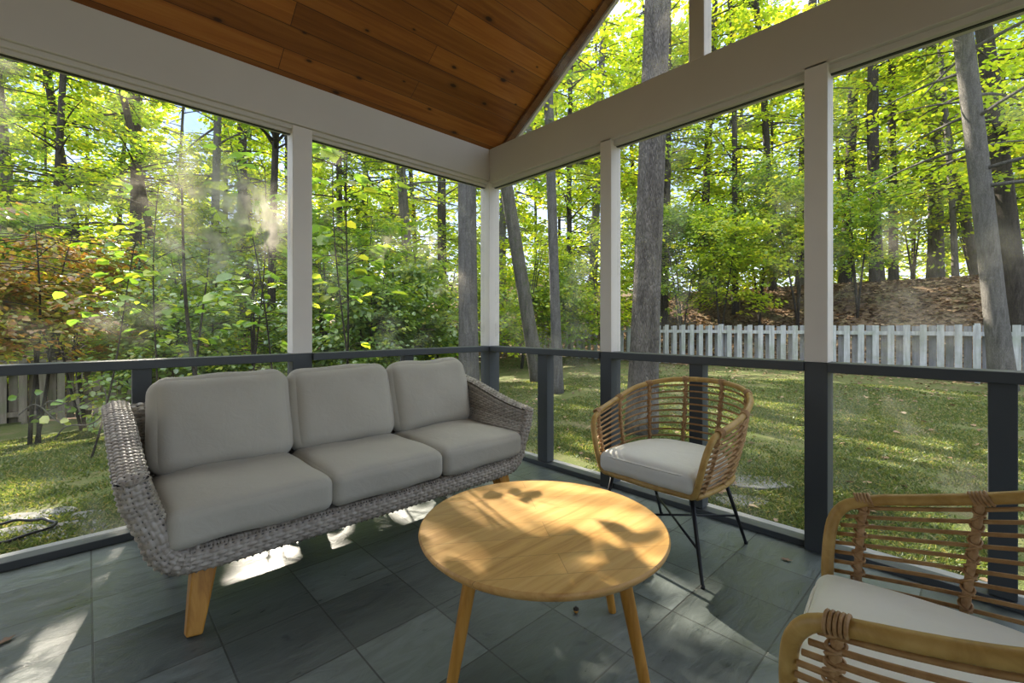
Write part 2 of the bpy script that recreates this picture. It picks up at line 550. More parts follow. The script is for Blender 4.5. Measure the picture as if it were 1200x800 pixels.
def tag(o, label=None, cat=None, group=None, kind=None):
    if label: o['label'] = label
    if cat: o['category'] = cat
    if group: o['group'] = group
    if kind: o['kind'] = kind
    return o
def thing(name, label, cat, loc=(0, 0, 0), rz=0.0, group=None):
    o = bpy.data.objects.new(name, None)
    COL.objects.link(o)
    o.empty_display_size = 0.1
    o.location = loc; o.rotation_euler = (0, 0, rz)
    return tag(o, label, cat, group)
def struct(o, label):
    return tag(o, label, None, None, 'structure')
def copy_tree(o, parent=None):
    c = o.copy(); COL.objects.link(c)
    if parent is not None:
        c.parent = parent
    for ch in list(o.children):
        copy_tree(ch, c)
    return c

# smooth value noise on a 2-D lattice (for canopy gaps, ground relief)
_lat = np.random.default_rng(11).random((256, 256))
def vnoise(x, y):
    x = np.asarray(x, float); y = np.asarray(y, float)
    xi = np.floor(x).astype(int); yi = np.floor(y).astype(int)
    fx = x - xi; fy = y - yi
    fx = fx * fx * (3 - 2 * fx); fy = fy * fy * (3 - 2 * fy)
    g = lambda i, j: _lat[i % 256, j % 256]
    return (g(xi, yi) * (1 - fx) + g(xi + 1, yi) * fx) * (1 - fy) + (g(xi, yi + 1) * (1 - fx) + g(xi + 1, yi + 1) * fx) * fy

def ss(t):
    t = np.clip(t, 0, 1)
    return t * t * (3 - 2 * t)
def gz(x, y):
    x = np.asarray(x, float); y = np.asarray(y, float)
    z = -0.12 - 0.85 * ss((y - 3.6) / 10.0) * ss((16 - x) / 13.0)
    z = z + 2.9 * ss((x - 14.6) / 7.5) + 1.7 * ss((y - 14.8) / 8.0)
    z = z + 0.05 * (vnoise(x * 0.7, y * 0.7) - 0.5) * ss((np.maximum(x - 2.9, y - 3.3)) / 1.0)
    return z
def gzf(x, y):
    return float(gz(np.array([x]), np.array([y]))[0])

CF = np.array([math.cos(R(YAW)), math.sin(R(YAW))])
CR = np.array([math.sin(R(YAW)), -math.cos(R(YAW))])
def at(px, d):
    """plan position seen at picture column px (of 1200), d metres deep"""
    p = d * CF + (px - 600) / 525 * d * CR
    return float(p[0]), float(p[1])

# ------------------------------------------------------------------ porch shell
WX, WY = 2.57, 3.0            # inner faces of the gable wall and the eave wall
BX0, BY0 = -2.6, -3.1         # far ends of the porch, behind the camera
ZB, ZT = 2.33, 2.655          # beam
SL = 0.67

struct(MB().box(BX0, WX + 0.16, BY0, WY + 0.16, -0.10, 0.0).build('floor', M['slate']), 'blue-grey slate tile porch floor')
def ceil_side(name, y0, z0, y1, z1, label):
    L = math.hypot(y1 - y0, z1 - z0)
    x0, x1 = BX0, WX + 0.15
    V = [(x0, y0, z0), (x1, y0, z0), (x1, y1, z1), (x0, y1, z1)]
    uv = [(x0, 0), (x1, 0), (x1, L), (x0, L)]
    V += [(x, y, z + 0.12) for x, y, z in V]
    uv += uv
    F = [(0, 1, 2, 3), (4, 7, 6, 5), (0, 4, 5, 1), (1, 5, 6, 2), (2, 6, 7, 3), (3, 7, 4, 0)]
    return struct(mesh_np(name, V, F, M['ceiling'], uv=uv), label)
YR = -0.05
ZR = ZT + SL * (WY - YR)
ov = 0.2
ceil_side('ceiling', WY + ov, ZT - SL * ov, YR, ZR, 'knotty pine board ceiling slope over the sofa')
ceil_side('ceiling', 2 * YR - WY - ov, ZT - SL * ov, YR, ZR, 'knotty pine board ceiling slope behind the camera')
# roof skin above the boards
def roof(y0, z0, y1, z1, label):
    V = [(BX0 - .1, y0, z0), (WX + .17, y0, z0), (WX + .17, y1, z1), (BX0 - .1, y1, z1)]
    V += [(x, y, z + 0.05) for x, y, z in V]
    F = [(3, 2, 1, 0), (4, 5, 6, 7), (0, 1, 5, 4), (1, 2, 6, 5), (2, 3, 7, 6), (3, 0, 4, 7)]
    o = mesh_np('roof', V, F, M['roofing'])
    return struct(o, label)
roof(WY + ov + .03, ZT - SL * ov + .122, YR, ZR + .122, 'shingled roof slope over the sofa')
roof(2 * YR - WY - ov - .03, ZT - SL * ov + .122, YR, ZR + .122, 'shingled roof slope on the far side')
# dark rake board under the gable edge of the ceiling, thin white trim outside it
def rake(x0, x1, dz0, dz1, y0, y1, mat, label):
    V = []
    for x in (x0, x1):
        for y in (y0, y1):
            for dz in (dz0, dz1):
                V.append((x, y, ZT + SL * (WY - y) + dz))
    F = [(0, 1, 3, 2), (4, 6, 7, 5), (0, 4, 5, 1), (2, 3, 7, 6), (0, 2, 6, 4), (1, 5, 7, 3)]
    return struct(mesh_np('trim_1', V, F, mat), label)
M['rakewood'] = mat_wood('dark_rake', (0.10, 0.035, 0.01), (0.16, 0.06, 0.015), (0.2, 0.08, 0.02), (3, 20, 20))
rake(WX + 0.085, WX + 0.148, -0.03, -0.002, WY - 0.05, YR, M['rakewood'], 'dark wooden rake board edging the pine ceiling')
rake(WX + 0.152, WX + 0.18, -0.05, 0.10, WY + 0.1, YR, M['paint'], 'thin white barge board outside the gable')

def sbox(name, label, mat, *b, bevel=0.004):
    return struct(MB().box(*b).build(name, mat, bevel=bevel), label)

# eave beam and gable beam with stepped moulding
sbox('trim_2', 'greige painted beam along the eave above the sofa', M['paint'], BX0, WX + 0.14, WY, WY + 0.14, ZB + 0.05, ZT + 0.0)
sbox('trim_3', 'stepped moulding under the eave beam', M['paint'], BX0, WX, WY + 0.02, WY + 0.12, ZB + 0.022, ZB + 0.051)
sbox('trim_4', 'lower moulding strip under the eave beam', M['paint'], BX0, WX, WY + 0.04, WY + 0.10, ZB, ZB + 0.023)
sbox('trim_5', 'greige painted beam across the gable wall', M['paint'], WX, WX + 0.14, BY0, WY - 0.0005, ZB + 0.03, ZT + 0.0)
sbox('trim_6', 'stepped moulding under the gable beam', M['paint'], WX + 0.03, WX + 0.12, BY0, WY, ZB, ZB + 0.031)

RT, RB = 0.925, 0.878         # dark rail
def post(x0, x1, y0, y1, what):
    sbox('trim_7', 'greige painted upper post ' + what, M['post_paint'], x0, x1, y0, y1, RT, ZB + 0.045, bevel=0.003)
    sbox('trim_8', 'charcoal painted lower post ' + what, M['charcoal'], x0, x1, y0, y1, 0.0, RT - 0.001, bevel=0.003)
post(WX + 0.0, WX + 0.12, WY + 0.0, WY + 0.12, 'in the corner between the two screened walls')
post(0.945, 1.065, WY + 0.012, WY + 0.12, 'behind the sofa in the eave wall')
post(-0.62, -0.50, WY + 0.012, WY + 0.12, 'at the end of the eave wall beyond the frame')
post(WX + 0.0, WX + 0.115, 1.735, 1.825, 'of the gable wall behind the round-backed chair')
post(WX + 0.0, WX + 0.115, 0.515, 0.612, 'of the gable wall between the two rattan chairs')
post(WX + 0.0, WX + 0.115, -0.71, -0.61, 'of the gable wall beyond the front chair')
post(WX + 0.0, WX + 0.115, -1.93, -1.83, 'of the gable wall far behind the camera')
def baluster(x0, x1, y0, y1, what):
    sbox('trim_9', 'charcoal short post under the rail ' + what, M['charcoal'], x0, x1, y0, y1, 0.04, RB, bevel=0.003)
baluster(0.17, 0.25, WY + 0.03, WY + 0.10, 'behind the left end of the sofa')
baluster(1.75, 1.83, WY + 0.03, WY + 0.10, 'behind the right end of the sofa')
baluster(WX + 0.02, WX + 0.10, 2.335, 2.435, 'beside the sofa arm in the gable wall')
baluster(WX + 0.02, WX + 0.10, 1.125, 1.205, 'behind the back of the round chair')
baluster(WX + 0.02, WX + 0.10, -0.09, -0.01, 'behind the front chair')
# rails and sole plates between posts
def rail_x(x0, x1, what):
    sbox('trim_10', 'charcoal handrail of the eave wall ' + what, M['charcoal'], x0, x1, WY - 0.012, WY + 0.10, RB, RT)
    sbox('baseboard_left', 'grey sole plate of the eave wall ' + what, M['charcoal'], x0, x1, WY + 0.02, WY + 0.10, 0.0, 0.04)
def rail_y(y0, y1, what):
    sbox('trim_11', 'charcoal handrail of the gable wall ' + what, M['charcoal'], WX - 0.012, WX + 0.10, y0, y1, RB, RT)
    sbox('baseboard_right', 'grey sole plate of the gable wall ' + what, M['charcoal'], WX + 0.02, WX + 0.10, y0, y1, 0.0, 0.035)
rail_x(BX0, -0.62, 'beyond the frame'); rail_x(-0.50, 0.945, 'behind the left seats'); rail_x(1.065, WX, 'behind the right seat')
rail_y(1.825, WY, 'next to the corner'); rail_y(0.612, 1.735, 'behind the round-backed chair'); rail_y(-0.61, 0.515, 'behind the front chair'); rail_y(-1.83, -0.71, 'beyond the frame')
# stone sill outside the floor edge
M['sill'] = mat_paint('grey_sill', (0.26, 0.26, 0.25), 0.2, 0.8)
sbox('trim_12', 'grey stone sill outside the eave wall', M['sill'], BX0, WX + 0.3, WY + 0.16, WY + 0.30, -0.2, -0.012)
sbox('trim_13', 'grey stone sill outside the gable wall', M['sill'], WX + 0.16, WX + 0.27, BY0, WY + 0.159, -0.2, -0.012)

# gable mullions above the beam
sbox('trim_14', 'greige mullion standing in the gable opening', M['paint'], WX + 0.02, WX + 0.125, 1.115, 1.208, ZT, ZT + SL * (WY - 1.16) + 0.02)
sbox('trim_15', 'greige mullion of the gable beyond the frame', M['paint'], WX + 0.02, WX + 0.125, -0.10, 0.0, ZT, ZR - 0.02)

# insect screens: one per bay, above and below the rail, and the gable lights
win = [0]
def screen(poly, what):
    win[0] += 1
    o = mesh_np('window_%d' % win[0], poly, [tuple(range(len(poly)))], M['screen'])
    struct(o, 'insect screen ' + what)
def scr_x(x0, x1, z0, z1, what):
    y = WY + 0.065
    screen([(x0, y, z0), (x1, y, z0), (x1, y, z1), (x0, y, z1)], what)
def scr_y(y0, y1, z0, z1, what):
    x = WX + 0.07
    screen([(x, y0, z0), (x, y1, z0), (x, y1, z1), (x, y0, z1)], what)
scr_x(-0.50, 0.945, RT, ZB, 'of the wide bay above the left seats')
scr_x(1.065, WX, RT, ZB, 'of the bay between post and corner')
scr_x(-0.50, 0.945, 0.04, RB, 'under the rail behind the left seats')
scr_x(1.065, WX, 0.04, RB, 'under the rail behind the right seat')
scr_x(BX0, -0.62, 0.04, ZB, 'of the bay beyond the frame')
scr_y(1.825, WY, RT, ZB, 'of the narrow bay beside the corner')
scr_y(0.612, 1.735, RT, ZB, 'of the bay in front of the big oak')
scr_y(-0.61, 0.515, RT, ZB, 'of the bay above the front chair')
scr_y(1.825, WY, 0.035, RB, 'under the rail beside the sofa arm')
scr_y(0.612, 1.735, 0.035, RB, 'under the rail behind the round chair')
scr_y(-0.61, 0.515, 0.035, RB, 'under the rail behind the front chair')
xg = WX + 0.07
screen([(xg, 1.208, ZT), (xg, WY - 0.02, ZT), (xg, 1.208, ZT + SL * (WY - 1.208))], 'of the gable triangle above the corner')
screen([(xg, 0.0, ZT), (xg, 1.115, ZT), (xg, 1.115, ZT + SL * (WY - 1.115)), (xg, 0.0, ZR - 0.05)], 'of the tall gable light beside the mullion')
# thin metal spline strips that frame the screens
def spline(what, *b):
    sbox('trim_16', 'thin dark screen strip ' + what, M['black'], *b, bevel=0)
spline('under the eave moulding left of the post', -0.50, 0.945, WY + 0.055, WY + 0.075, ZB - 0.004, ZB)
spline('under the eave moulding right of the post', 1.065, WX, WY + 0.055, WY + 0.075, ZB - 0.004, ZB)
spline('under the gable moulding beside the corner', WX + 0.06, WX + 0.08, 1.825, WY, ZB - 0.004, ZB)
spline('under the gable moulding before the big oak', WX + 0.06, WX + 0.08, 0.612, 1.735, ZB - 0.004, ZB)
spline('under the gable moulding above the front chair', WX + 0.06, WX + 0.08, -0.61, 0.515, ZB - 0.004, ZB)
# house wall that closes the porch behind the camera
sbox('wall_back', 'house wall behind the camera', M['house'], BX0 - 0.12, BX0, BY0, WY + 0.1, -0.1, ZT + 2.0)

# ------------------------------------------------------------------ cushions
def cushion_mesh(name, w, d, h, r, crown, mat, parent, seed=0, n=28, puff=0.0, wr=0.004):
    """rounded, crowned box centred on the origin: w along x, d along y, h along z"""
    bm = bmesh.new()
    bmesh.ops.create_cube(bm, size=2.0)
    bmesh.ops.subdivide_edges(bm, edges=bm.edges[:], cuts=n, use_grid_fill=True)
    g = np.random.default_rng(seed)
    ph = g.random(12) * 6.28
    hw, hd, hh = w / 2, d / 2, h / 2
    for v in bm.verts:
        x, y, z = v.co
        # denser sampling near the edges
        f = lambda t: math.copysign(1 - (1 - abs(t)) ** 1.5, t)
        X, Y, Z = f(x) * hw, f(y) * hd, f(z) * hh
        cx = max(-hw + r, min(hw - r, X)); cy_ = max(-hd + r, min(hd - r, Y)); cz = max(-hh + r, min(hh - r, Z))
        dv = Vector((X - cx, Y - cy_, Z - cz))
        L = dv.length
        if L > 1e-9:
            m = max(abs(dv.x), abs(dv.y), abs(dv.z))
            dv = dv * (r * (m / r) / L)
        p = Vector((cx, cy_, cz)) + dv
        ex, ey = (X / hw), (Y / hd)
        bul = (1 - ex ** 4) * (1 - ey ** 4)
        p.z += crown * bul * (1 if z > 0 else -0.35) * min(1, abs(Z) / (hh * 0.6))
        if puff:
            b2 = (1 - ex * ex) * (1 - (Z / hh) ** 2)
            p.y += math.copysign(puff * b2, Y) * min(1, abs(Y) / (hd * 0.6))
            b3 = (1 - ey * ey) * (1 - (Z / hh) ** 2)
            p.x += math.copysign(puff * 0.5 * b3, X) * min(1, abs(X) / (hw * 0.6))
        wn = math.sin(9 * p.x + ph[0] + 6 * p.y) * math.sin(11 * p.y + ph[1]) + 0.6 * math.sin(21 * p.x + ph[2]) * math.sin(17 * p.z + 13 * p.y + ph[3])
        nv = Vector((ex * abs(ex) ** 3, ey * abs(ey) ** 3, (Z / hh) * abs(Z / hh) ** 3))
        if nv.length > 1e-6:
            p += nv.normalized() * wn * wr
        v.co = p
    me = bpy.data.meshes.new(name)
    bm.to_mesh(me); bm.free()
    me.polygons.foreach_set('use_smooth', np.ones(len(me.polygons), bool))
    me.materials.append(mat)
    o = bpy.data.objects.new(name, me)
    COL.objects.link(o)
    if parent is not None:
        o.parent = parent
    return o

# ------------------------------------------------------------------ wicker sofa
SX, SYF, SYB = 1.05, 1.94, 2.74      # centre, front, back
sofa = thing('sofa', 'grey wicker three-seat sofa with taupe cushions and tapered teak legs', 'sofa', (SX, 2.34, 0))
yf, yb = SYF - 2.34, SYB - 2.34
def u_path(ztop):
    """outer trough line in x-z, left arm top to right arm top"""
    L = [(-0.975, ztop), (-0.965, 0.5), (-0.945, 0.43), (-0.915, 0.355)]
    rc, cxx, czz = 0.15, -0.765, 0.365
    for a in range(188, 271, 12):
        L.append((cxx + rc * math.cos(R(a)), czz + rc * math.sin(R(a))))
    L.append((-0.70, 0.213)); L.append((0.0, 0.21))
    Rr = [(-x, z) for x, z in reversed(L[:-1])]
    return np.array(L + Rr)
def resample(P, n):
    seg = np.linalg.norm(np.diff(P, axis=0), axis=1)
    s = np.concatenate([[0], np.cumsum(seg)])
    t = np.linspace(0, s[-1], n)
    return np.stack([np.interp(t, s, P[:, k]) for k in range(P.shape[1])], 1), s[-1]

WH = []
def weave(P, N, du, dv, pu, pv, amp):
    """displace a grid (a: along weaver rows index, b: along the weaver) into an over-under weave.
    P (A,B,3), N normals, du/dv metric coordinates (A,B); rows across u with pitch pu, stakes across v with pitch pv"""
    row = np.floor(du / pu)
    fu = du / pu - row
    prof = np.sqrt(np.clip(1 - ((2 * fu - 1) / 0.9) ** 2, 0, 1))
    over = 0.5 + 0.5 * np.cos(math.pi * dv / pv + math.pi * row)
    hw_ = prof * (0.30 + 0.70 * over)
    st = dv / pv - 0.0
    fs = np.abs(st - np.round(st)) * 2
    stake = np.sqrt(np.clip(1 - (fs / 0.75) ** 2, 0, 1)) * 0.62
    h = np.maximum(hw_, stake * 0.9)
    WH.append(h)
    return P + N * (h * amp)[..., None], h, row

def grid_obj(P, name, mat, parent, tone):
    A, B = P.shape[:2]
    idx = np.arange(A * B).reshape(A, B)
    F = np.stack([idx[:-1, :-1], idx[1:, :-1], idx[1:, 1:], idx[:-1, 1:]], -1).reshape(-1, 4)
    return P.reshape(-1, 3), F, tone[:-1, :-1].ravel()

# profile across the band: along the outside from back to front, round the front edge, back along the inside
TH = 0.085
prof = [(yb, 0.0)]
prof += [(y, 0.0) for y in np.linspace(yb - 0.05, yf + 0.03, 20)]
prof += [(yf + 0.03 - 0.03 * math.sin(R(a)), 0.03 - 0.03 * math.cos(R(a))) for a in (25, 50, 75, 90)]
prof += [(yf, t) for t in (0.04, TH - 0.04)]
prof += [(yf + 0.03 - 0.03 * math.cos(R(a)), TH - 0.03 + 0.03 * math.sin(R(a))) for a in (0, 25, 50, 75, 90)]
prof += [(y, TH) for y in np.linspace(yf + 0.06, yb, 20)]
PU, PV = 0.0130, 0.0260
NB = 520
PR, PRL = resample(np.array(prof), NB)
NA = 960
BASE, BL = resample(u_path(0.62), NA)
# normals of the trough line (pointing outward)
tan = np.gradient(BASE, axis=0); tan /= np.linalg.norm(tan, axis=1)[:, None]
out_n = np.stack([tan[:, 1], -tan[:, 0]], 1)
if out_n[NA // 2, 1] > 0:
    out_n = -out_n
ztop_y = lambda y: 0.575 + (0.735 - 0.575) * ss((y - yf) / (yb - yf) * 0.9 + 0.05)
Yg = np.broadcast_to(PR[:, 0][None, :], (NA, NB))
Tg = np.broadcast_to(PR[:, 1][None, :], (NA, NB))
zt = ztop_y(Yg)
zb = BASE[:, 1][:, None]
# stretch arm part above z=.5 up to the sloping top
zz = np.where(zb > 0.45, 0.45 + (zb - 0.45) / (0.62 - 0.45) * (zt - 0.45), zb)
flare = np.where(zb > 0.45, np.sign(BASE[:, 0])[:, None] * 0.015 * (zz - 0.45) / 0.2, 0)
lift = 0.18 * ss((Yg - (2.41 - 2.34)) / 0.33) * ss((0.42 - zz) / 0.12)
zz = zz + lift
Pg = np.stack([BASE[:, 0][:, None] + flare - out_n[:, 0][:, None] * Tg, Yg, zz - out_n[:, 1][:, None] * Tg], -1)
def grid_normals(P):
    a = np.gradient(P, axis=0); b = np.gradient(P, axis=1)
    n = np.cross(a, b)
    return n / (np.linalg.norm(n, axis=-1)[..., None] + 1e-12)
Ng = grid_normals(Pg)
# orient: at the outside middle of the bottom it must point down
if Ng[NA // 2, 60, 2] > 0:
    Ng = -Ng
du = np.broadcast_to((np.arange(NA) / (NA - 1) * BL)[:, None], (NA, NB))
dv = np.broadcast_to((np.arange(NB) / (NB - 1) * PRL)[None, :], (NA, NB))
Pd, hh_, row = weave(Pg, Ng, du, dv, PU, PV, 0.0105)
# on the front face the strands run along the rim instead
iA = int(np.argmax(PR[:, 0] < yf + 0.012)); iB = NB - 1 - int(np.argmax(PR[::-1, 0] < yf + 0.012))
Pq, _, rowq = weave(Pg, Ng, dv - dv[0, iA] + 0.001, du, 0.0135, 0.0250, 0.0105)
fm = (np.arange(NB) >= iA) & (np.arange(NB) <= iB)
hh_ = np.where(fm[None, :], WH[-1], hh_)
Pd = np.where(fm[None, :, None], Pq, Pd); row = np.where(fm[None, :], rowq + 700, row)
rt = rng.random(2000)
# gaps between strands coloured near black to look shaded, here and below
tone = np.where(hh_ < 0.16, 0.0, 0.35 + 0.4 * rt[(row.astype(int)) % 2000] + 0.25 * vnoise(du * 60, dv * 30))
V1, F1, T1 = grid_obj(Pd, '', None, None, tone)
# arm tops: weave across the band
Vs, Fs, Ts = [V1], [F1], [T1]
cnt = len(V1)
for side in (0, -1):
    A2, B2 = 40, 330
    yy = yf + (yb - yf) * np.linspace(0, 1, B2) ** 1.25
    i_f = int(np.argmax(PR[:, 0] <= yf + 1e-4)); i_l = NB - 1 - int(np.argmax(PR[::-1, 0] <= yf + 1e-4))
    j_out = np.interp(yy, PR[:i_f + 1, 0][::-1], np.arange(i_f + 1)[::-1])
    e_out = np.stack([np.interp(j_out, np.arange(NB), Pg[side, :, k]) for k in range(3)], -1)
    hi = np.arange(i_l, NB)
    j_in = np.interp(yy, PR[i_l:, 0], hi)
    e_in = np.stack([np.interp(j_in, np.arange(NB), Pg[side, :, k]) for k in range(3)], -1)
    t = np.linspace(0, 1, A2)[:, None, None]
    G = e_out[None] * (1 - t) + e_in[None] * t
    G[..., 2] += 0.016 * np.sin(math.pi * t[..., 0]) * np.minimum(1, (yy - yf) / 0.03)[None, :] + 0.0005
    edge_ = np.clip(1 - (yy - yf) / 0.02, 0, 1)[None, :] ** 2
    G[..., 2] -= 0.010 * edge_
    G[..., 1] -= 0.006 * edge_
    N2 = grid_normals(G)
    if N2[20, 150, 2] < 0:
        N2 = -N2
    d2u = np.broadcast_to(((yy - yf))[None, :], (A2, B2))
    d2v = np.broadcast_to((np.linspace(0, 1, A2) * TH)[:, None], (A2, B2))
    Gd, _, rw = weave(G, N2, d2u, d2v, 0.0140, 0.0170, 0.0105)
    tn = np.where(WH[-1] < 0.16, 0.0, 0.35 + 0.4 * rt[(rw.astype(int) + 900) % 2000] + 0.25 * vnoise(d2u * 60, d2v * 30))
    v, f, tt = grid_obj(Gd, '', None, None, tn)
    Vs.append(v); Fs.append(f + cnt); Ts.append(tt); cnt += len(v)
# back panel (front face, top roll, rear face)
A3, B3 = 330, 760
pp = [(yb - 0.085, 0.42), (yb - 0.075, 0.60), (yb - 0.06, 0.71), (yb - 0.045, 0.735), (yb - 0.02, 0.745), (yb + 0.005, 0.735), (yb + 0.012, 0.70), (yb - 0.0, 0.50), (yb - 0.02, 0.385)]
bp, bpl = resample(np.array(catmull([(a, b, 0) for a, b in pp], 6))[:, :2], A3)
xs = np.linspace(-0.975, 0.975, B3)
G = np.empty((A3, B3, 3))
wd = np.interp(bp[:, 1], [0.2, 0.26, 0.35, 0.45, 0.75], [0.74, 0.84, 0.90, 0.93, 0.975])
G[..., 0] = xs[None, :] / 0.975 * wd[:, None]
G[..., 1] = bp[:, 0][:, None]
G[..., 2] = bp[:, 1][:, None] - 0.02 * (xs[None, :] / 0.975) ** 4 * (bp[:, 1] > 0.6)[:, None]
N3 = grid_normals(G)
if N3[40, 300, 1] > 0:
    N3 = -N3
d3u = np.broadcast_to((np.arange(A3) / (A3 - 1) * bpl)[:, None], (A3, B3))
d3v = np.broadcast_to(xs[None, :] + 1, (A3, B3))
Gd, _, rw = weave(G, N3, d3u, d3v, PU, PV, 0.0105)
tn = np.where(WH[-1] < 0.16, 0.0, 0.35 + 0.4 * rt[(rw.astype(int) + 300) % 2000] + 0.25 * vnoise(d3u * 60, d3v * 30))
v, f, tt = grid_obj(Gd, '', None, None, tn)
Vs.append(v); Fs.append(f + cnt); Ts.append(tt)
tag(mesh_np('wicker_body', np.concatenate(Vs), np.concatenate(Fs), M['wicker'], sofa, True, np.concatenate(Ts)), 'woven grey wicker body with sloping arms')
# slatted seat deck hidden under the cushions
MB().box(-0.86, 0.86, yf + 0.06, yb - 0.05, 0.296, 0.308).build('seat_deck', M['charcoal'], sofa)
for sx in (-1, 1):
    for fy in (-1, 1):
        y0 = yf + 0.055 if fy < 0 else yb - 0.22
        P = [(sx * 0.735, y0, 0.225 if fy < 0 else 0.27), (sx * 0.775, y0 + fy * 0.055, 0.0)]
        m = MB()
        m.tube([np.array(P[0]) * (1 - t) + np.array(P[1]) * t for t in (0, 0.5, 1)], [0.056, 0.047, 0.036], 4, phase=R(45))
        m.build('leg', M['teak'], sofa, bevel=0.008, seg=3)
cw = 0.578
for i in range(3):
    c = cushion_mesh('seat_cushion', cw, 0.60, 0.145, 0.042, 0.022, M['fabric'], sofa, seed=i, wr=0.005)
    c.location = (-0.85 + cw * (i + 0.5) - 0.005, yf - 0.015 + 0.30, 0.381)
    b = cushion_mesh('back_cushion', cw - 0.008, 0.165, 0.445, 0.072, 0.008, M['fabric'], sofa, seed=10 + i, puff=0.036, wr=0.0075)
    b.location = (-0.85 + cw * (i + 0.5) - 0.005 + (0.0, 0.004, 0.004)[i], yb - 0.20, 0.645 + (0.0, 0.0, 0.004)[i])
    b.rotation_euler = (R(-14), R((0.8, -0.6, -1.2)[i]), R((1.5, 0, -1)[i]))

# ------------------------------------------------------------------ coffee table
TXY = (1.098, 1.011)
table = thing('coffee_table', 'round teak coffee table standing in front of the sofa', 'table', (TXY[0], TXY[1], 0))
TZ = 0.45
m = MB()
rt_ = 0.403
prof_t = [(0.001, TZ - 0.03)] + [(rt_ - 0.032, TZ - 0.030), (rt_ - 0.014, TZ - 0.027), (rt_ - 0.003, TZ - 0.016), (rt_, TZ - 0.009), (rt_ - 0.001, TZ - 0.004), (rt_ - 0.005, TZ), (0.001, TZ)]
m.lathe(prof_t, n=128)
o = m.build('tabletop', M['tabletop'], table); smooth_by_angle(o, 35)
for (fd, fl) in ((-0.64, -0.77), (-0.62, 0.785), (0.64, 0.77), (0.64, -0.77)):
    dirv = fd * CF + fl * CR
    P0 = np.array([dirv[0] * 0.275, dirv[1] * 0.275, TZ - 0.03])
    P1 = np.array([dirv[0] * 0.372, dirv[1] * 0.372, 0.0])
    o = MB().tube([P0 * (1 - t) + P1 * t for t in np.linspace(0, 1, 5)], np.linspace(0.0215, 0.0145, 5), 16).build('leg', M['teak'], table)
    smooth_by_angle(o, 50)
# apron plate beneath the top
MB().lathe([(0.001, TZ - 0.05), (0.29, TZ - 0.05), (0.30, TZ - 0.0305), (0.001, TZ - 0.0305)], n=48).build('apron', M['teak'], table)

# ------------------------------------------------------------------ rattan chairs
NAq = 81
half_T = [(-0.312, 0.262, 0.640), (-0.328, 0.14, 0.664), (-0.334, 0.0, 0.70), (-0.312, -0.14, 0.748), (-0.235, -0.255, 0.780), (-0.12, -0.318, 0.798), (0, -0.335, 0.802)]
half_B = [(-0.245, 0.262, 0.372), (-0.258, 0.14, 0.372), (-0.258, 0.0, 0.372), (-0.238, -0.12, 0.372), (-0.17, -0.205, 0.372), (-0.085, -0.238, 0.372), (0, -0.245, 0.372)]
def full(h):
    return h + [(-x, y, z) for x, y, z in reversed(h[:-1])]
def rs3(h):
    return resample(np.array(catmull(full(h), 10)), NAq)[0]
TU, BU = rs3(half_T), rs3(half_B)
def surf(a, f):
    """point on the tub shell: a 0..1 round the U, f 0..1 seat ring to top rail"""
    x = a * (NAq - 1)
    i = int(min(NAq - 2, max(0, math.floor(x)))); t = x - i
    T_ = TU[i] * (1 - t) + TU[i + 1] * t
    B_ = BU[i] * (1 - t) + BU[i + 1] * t
    p = B_ * (1 - f) + T_ * f
    c = np.array([0, 0.0, 0]); n = np.array([p[0], p[1] - 0.05, 0]); n /= np.linalg.norm(n)
    return p + n * 0.012 * math.sin(math.pi * f)

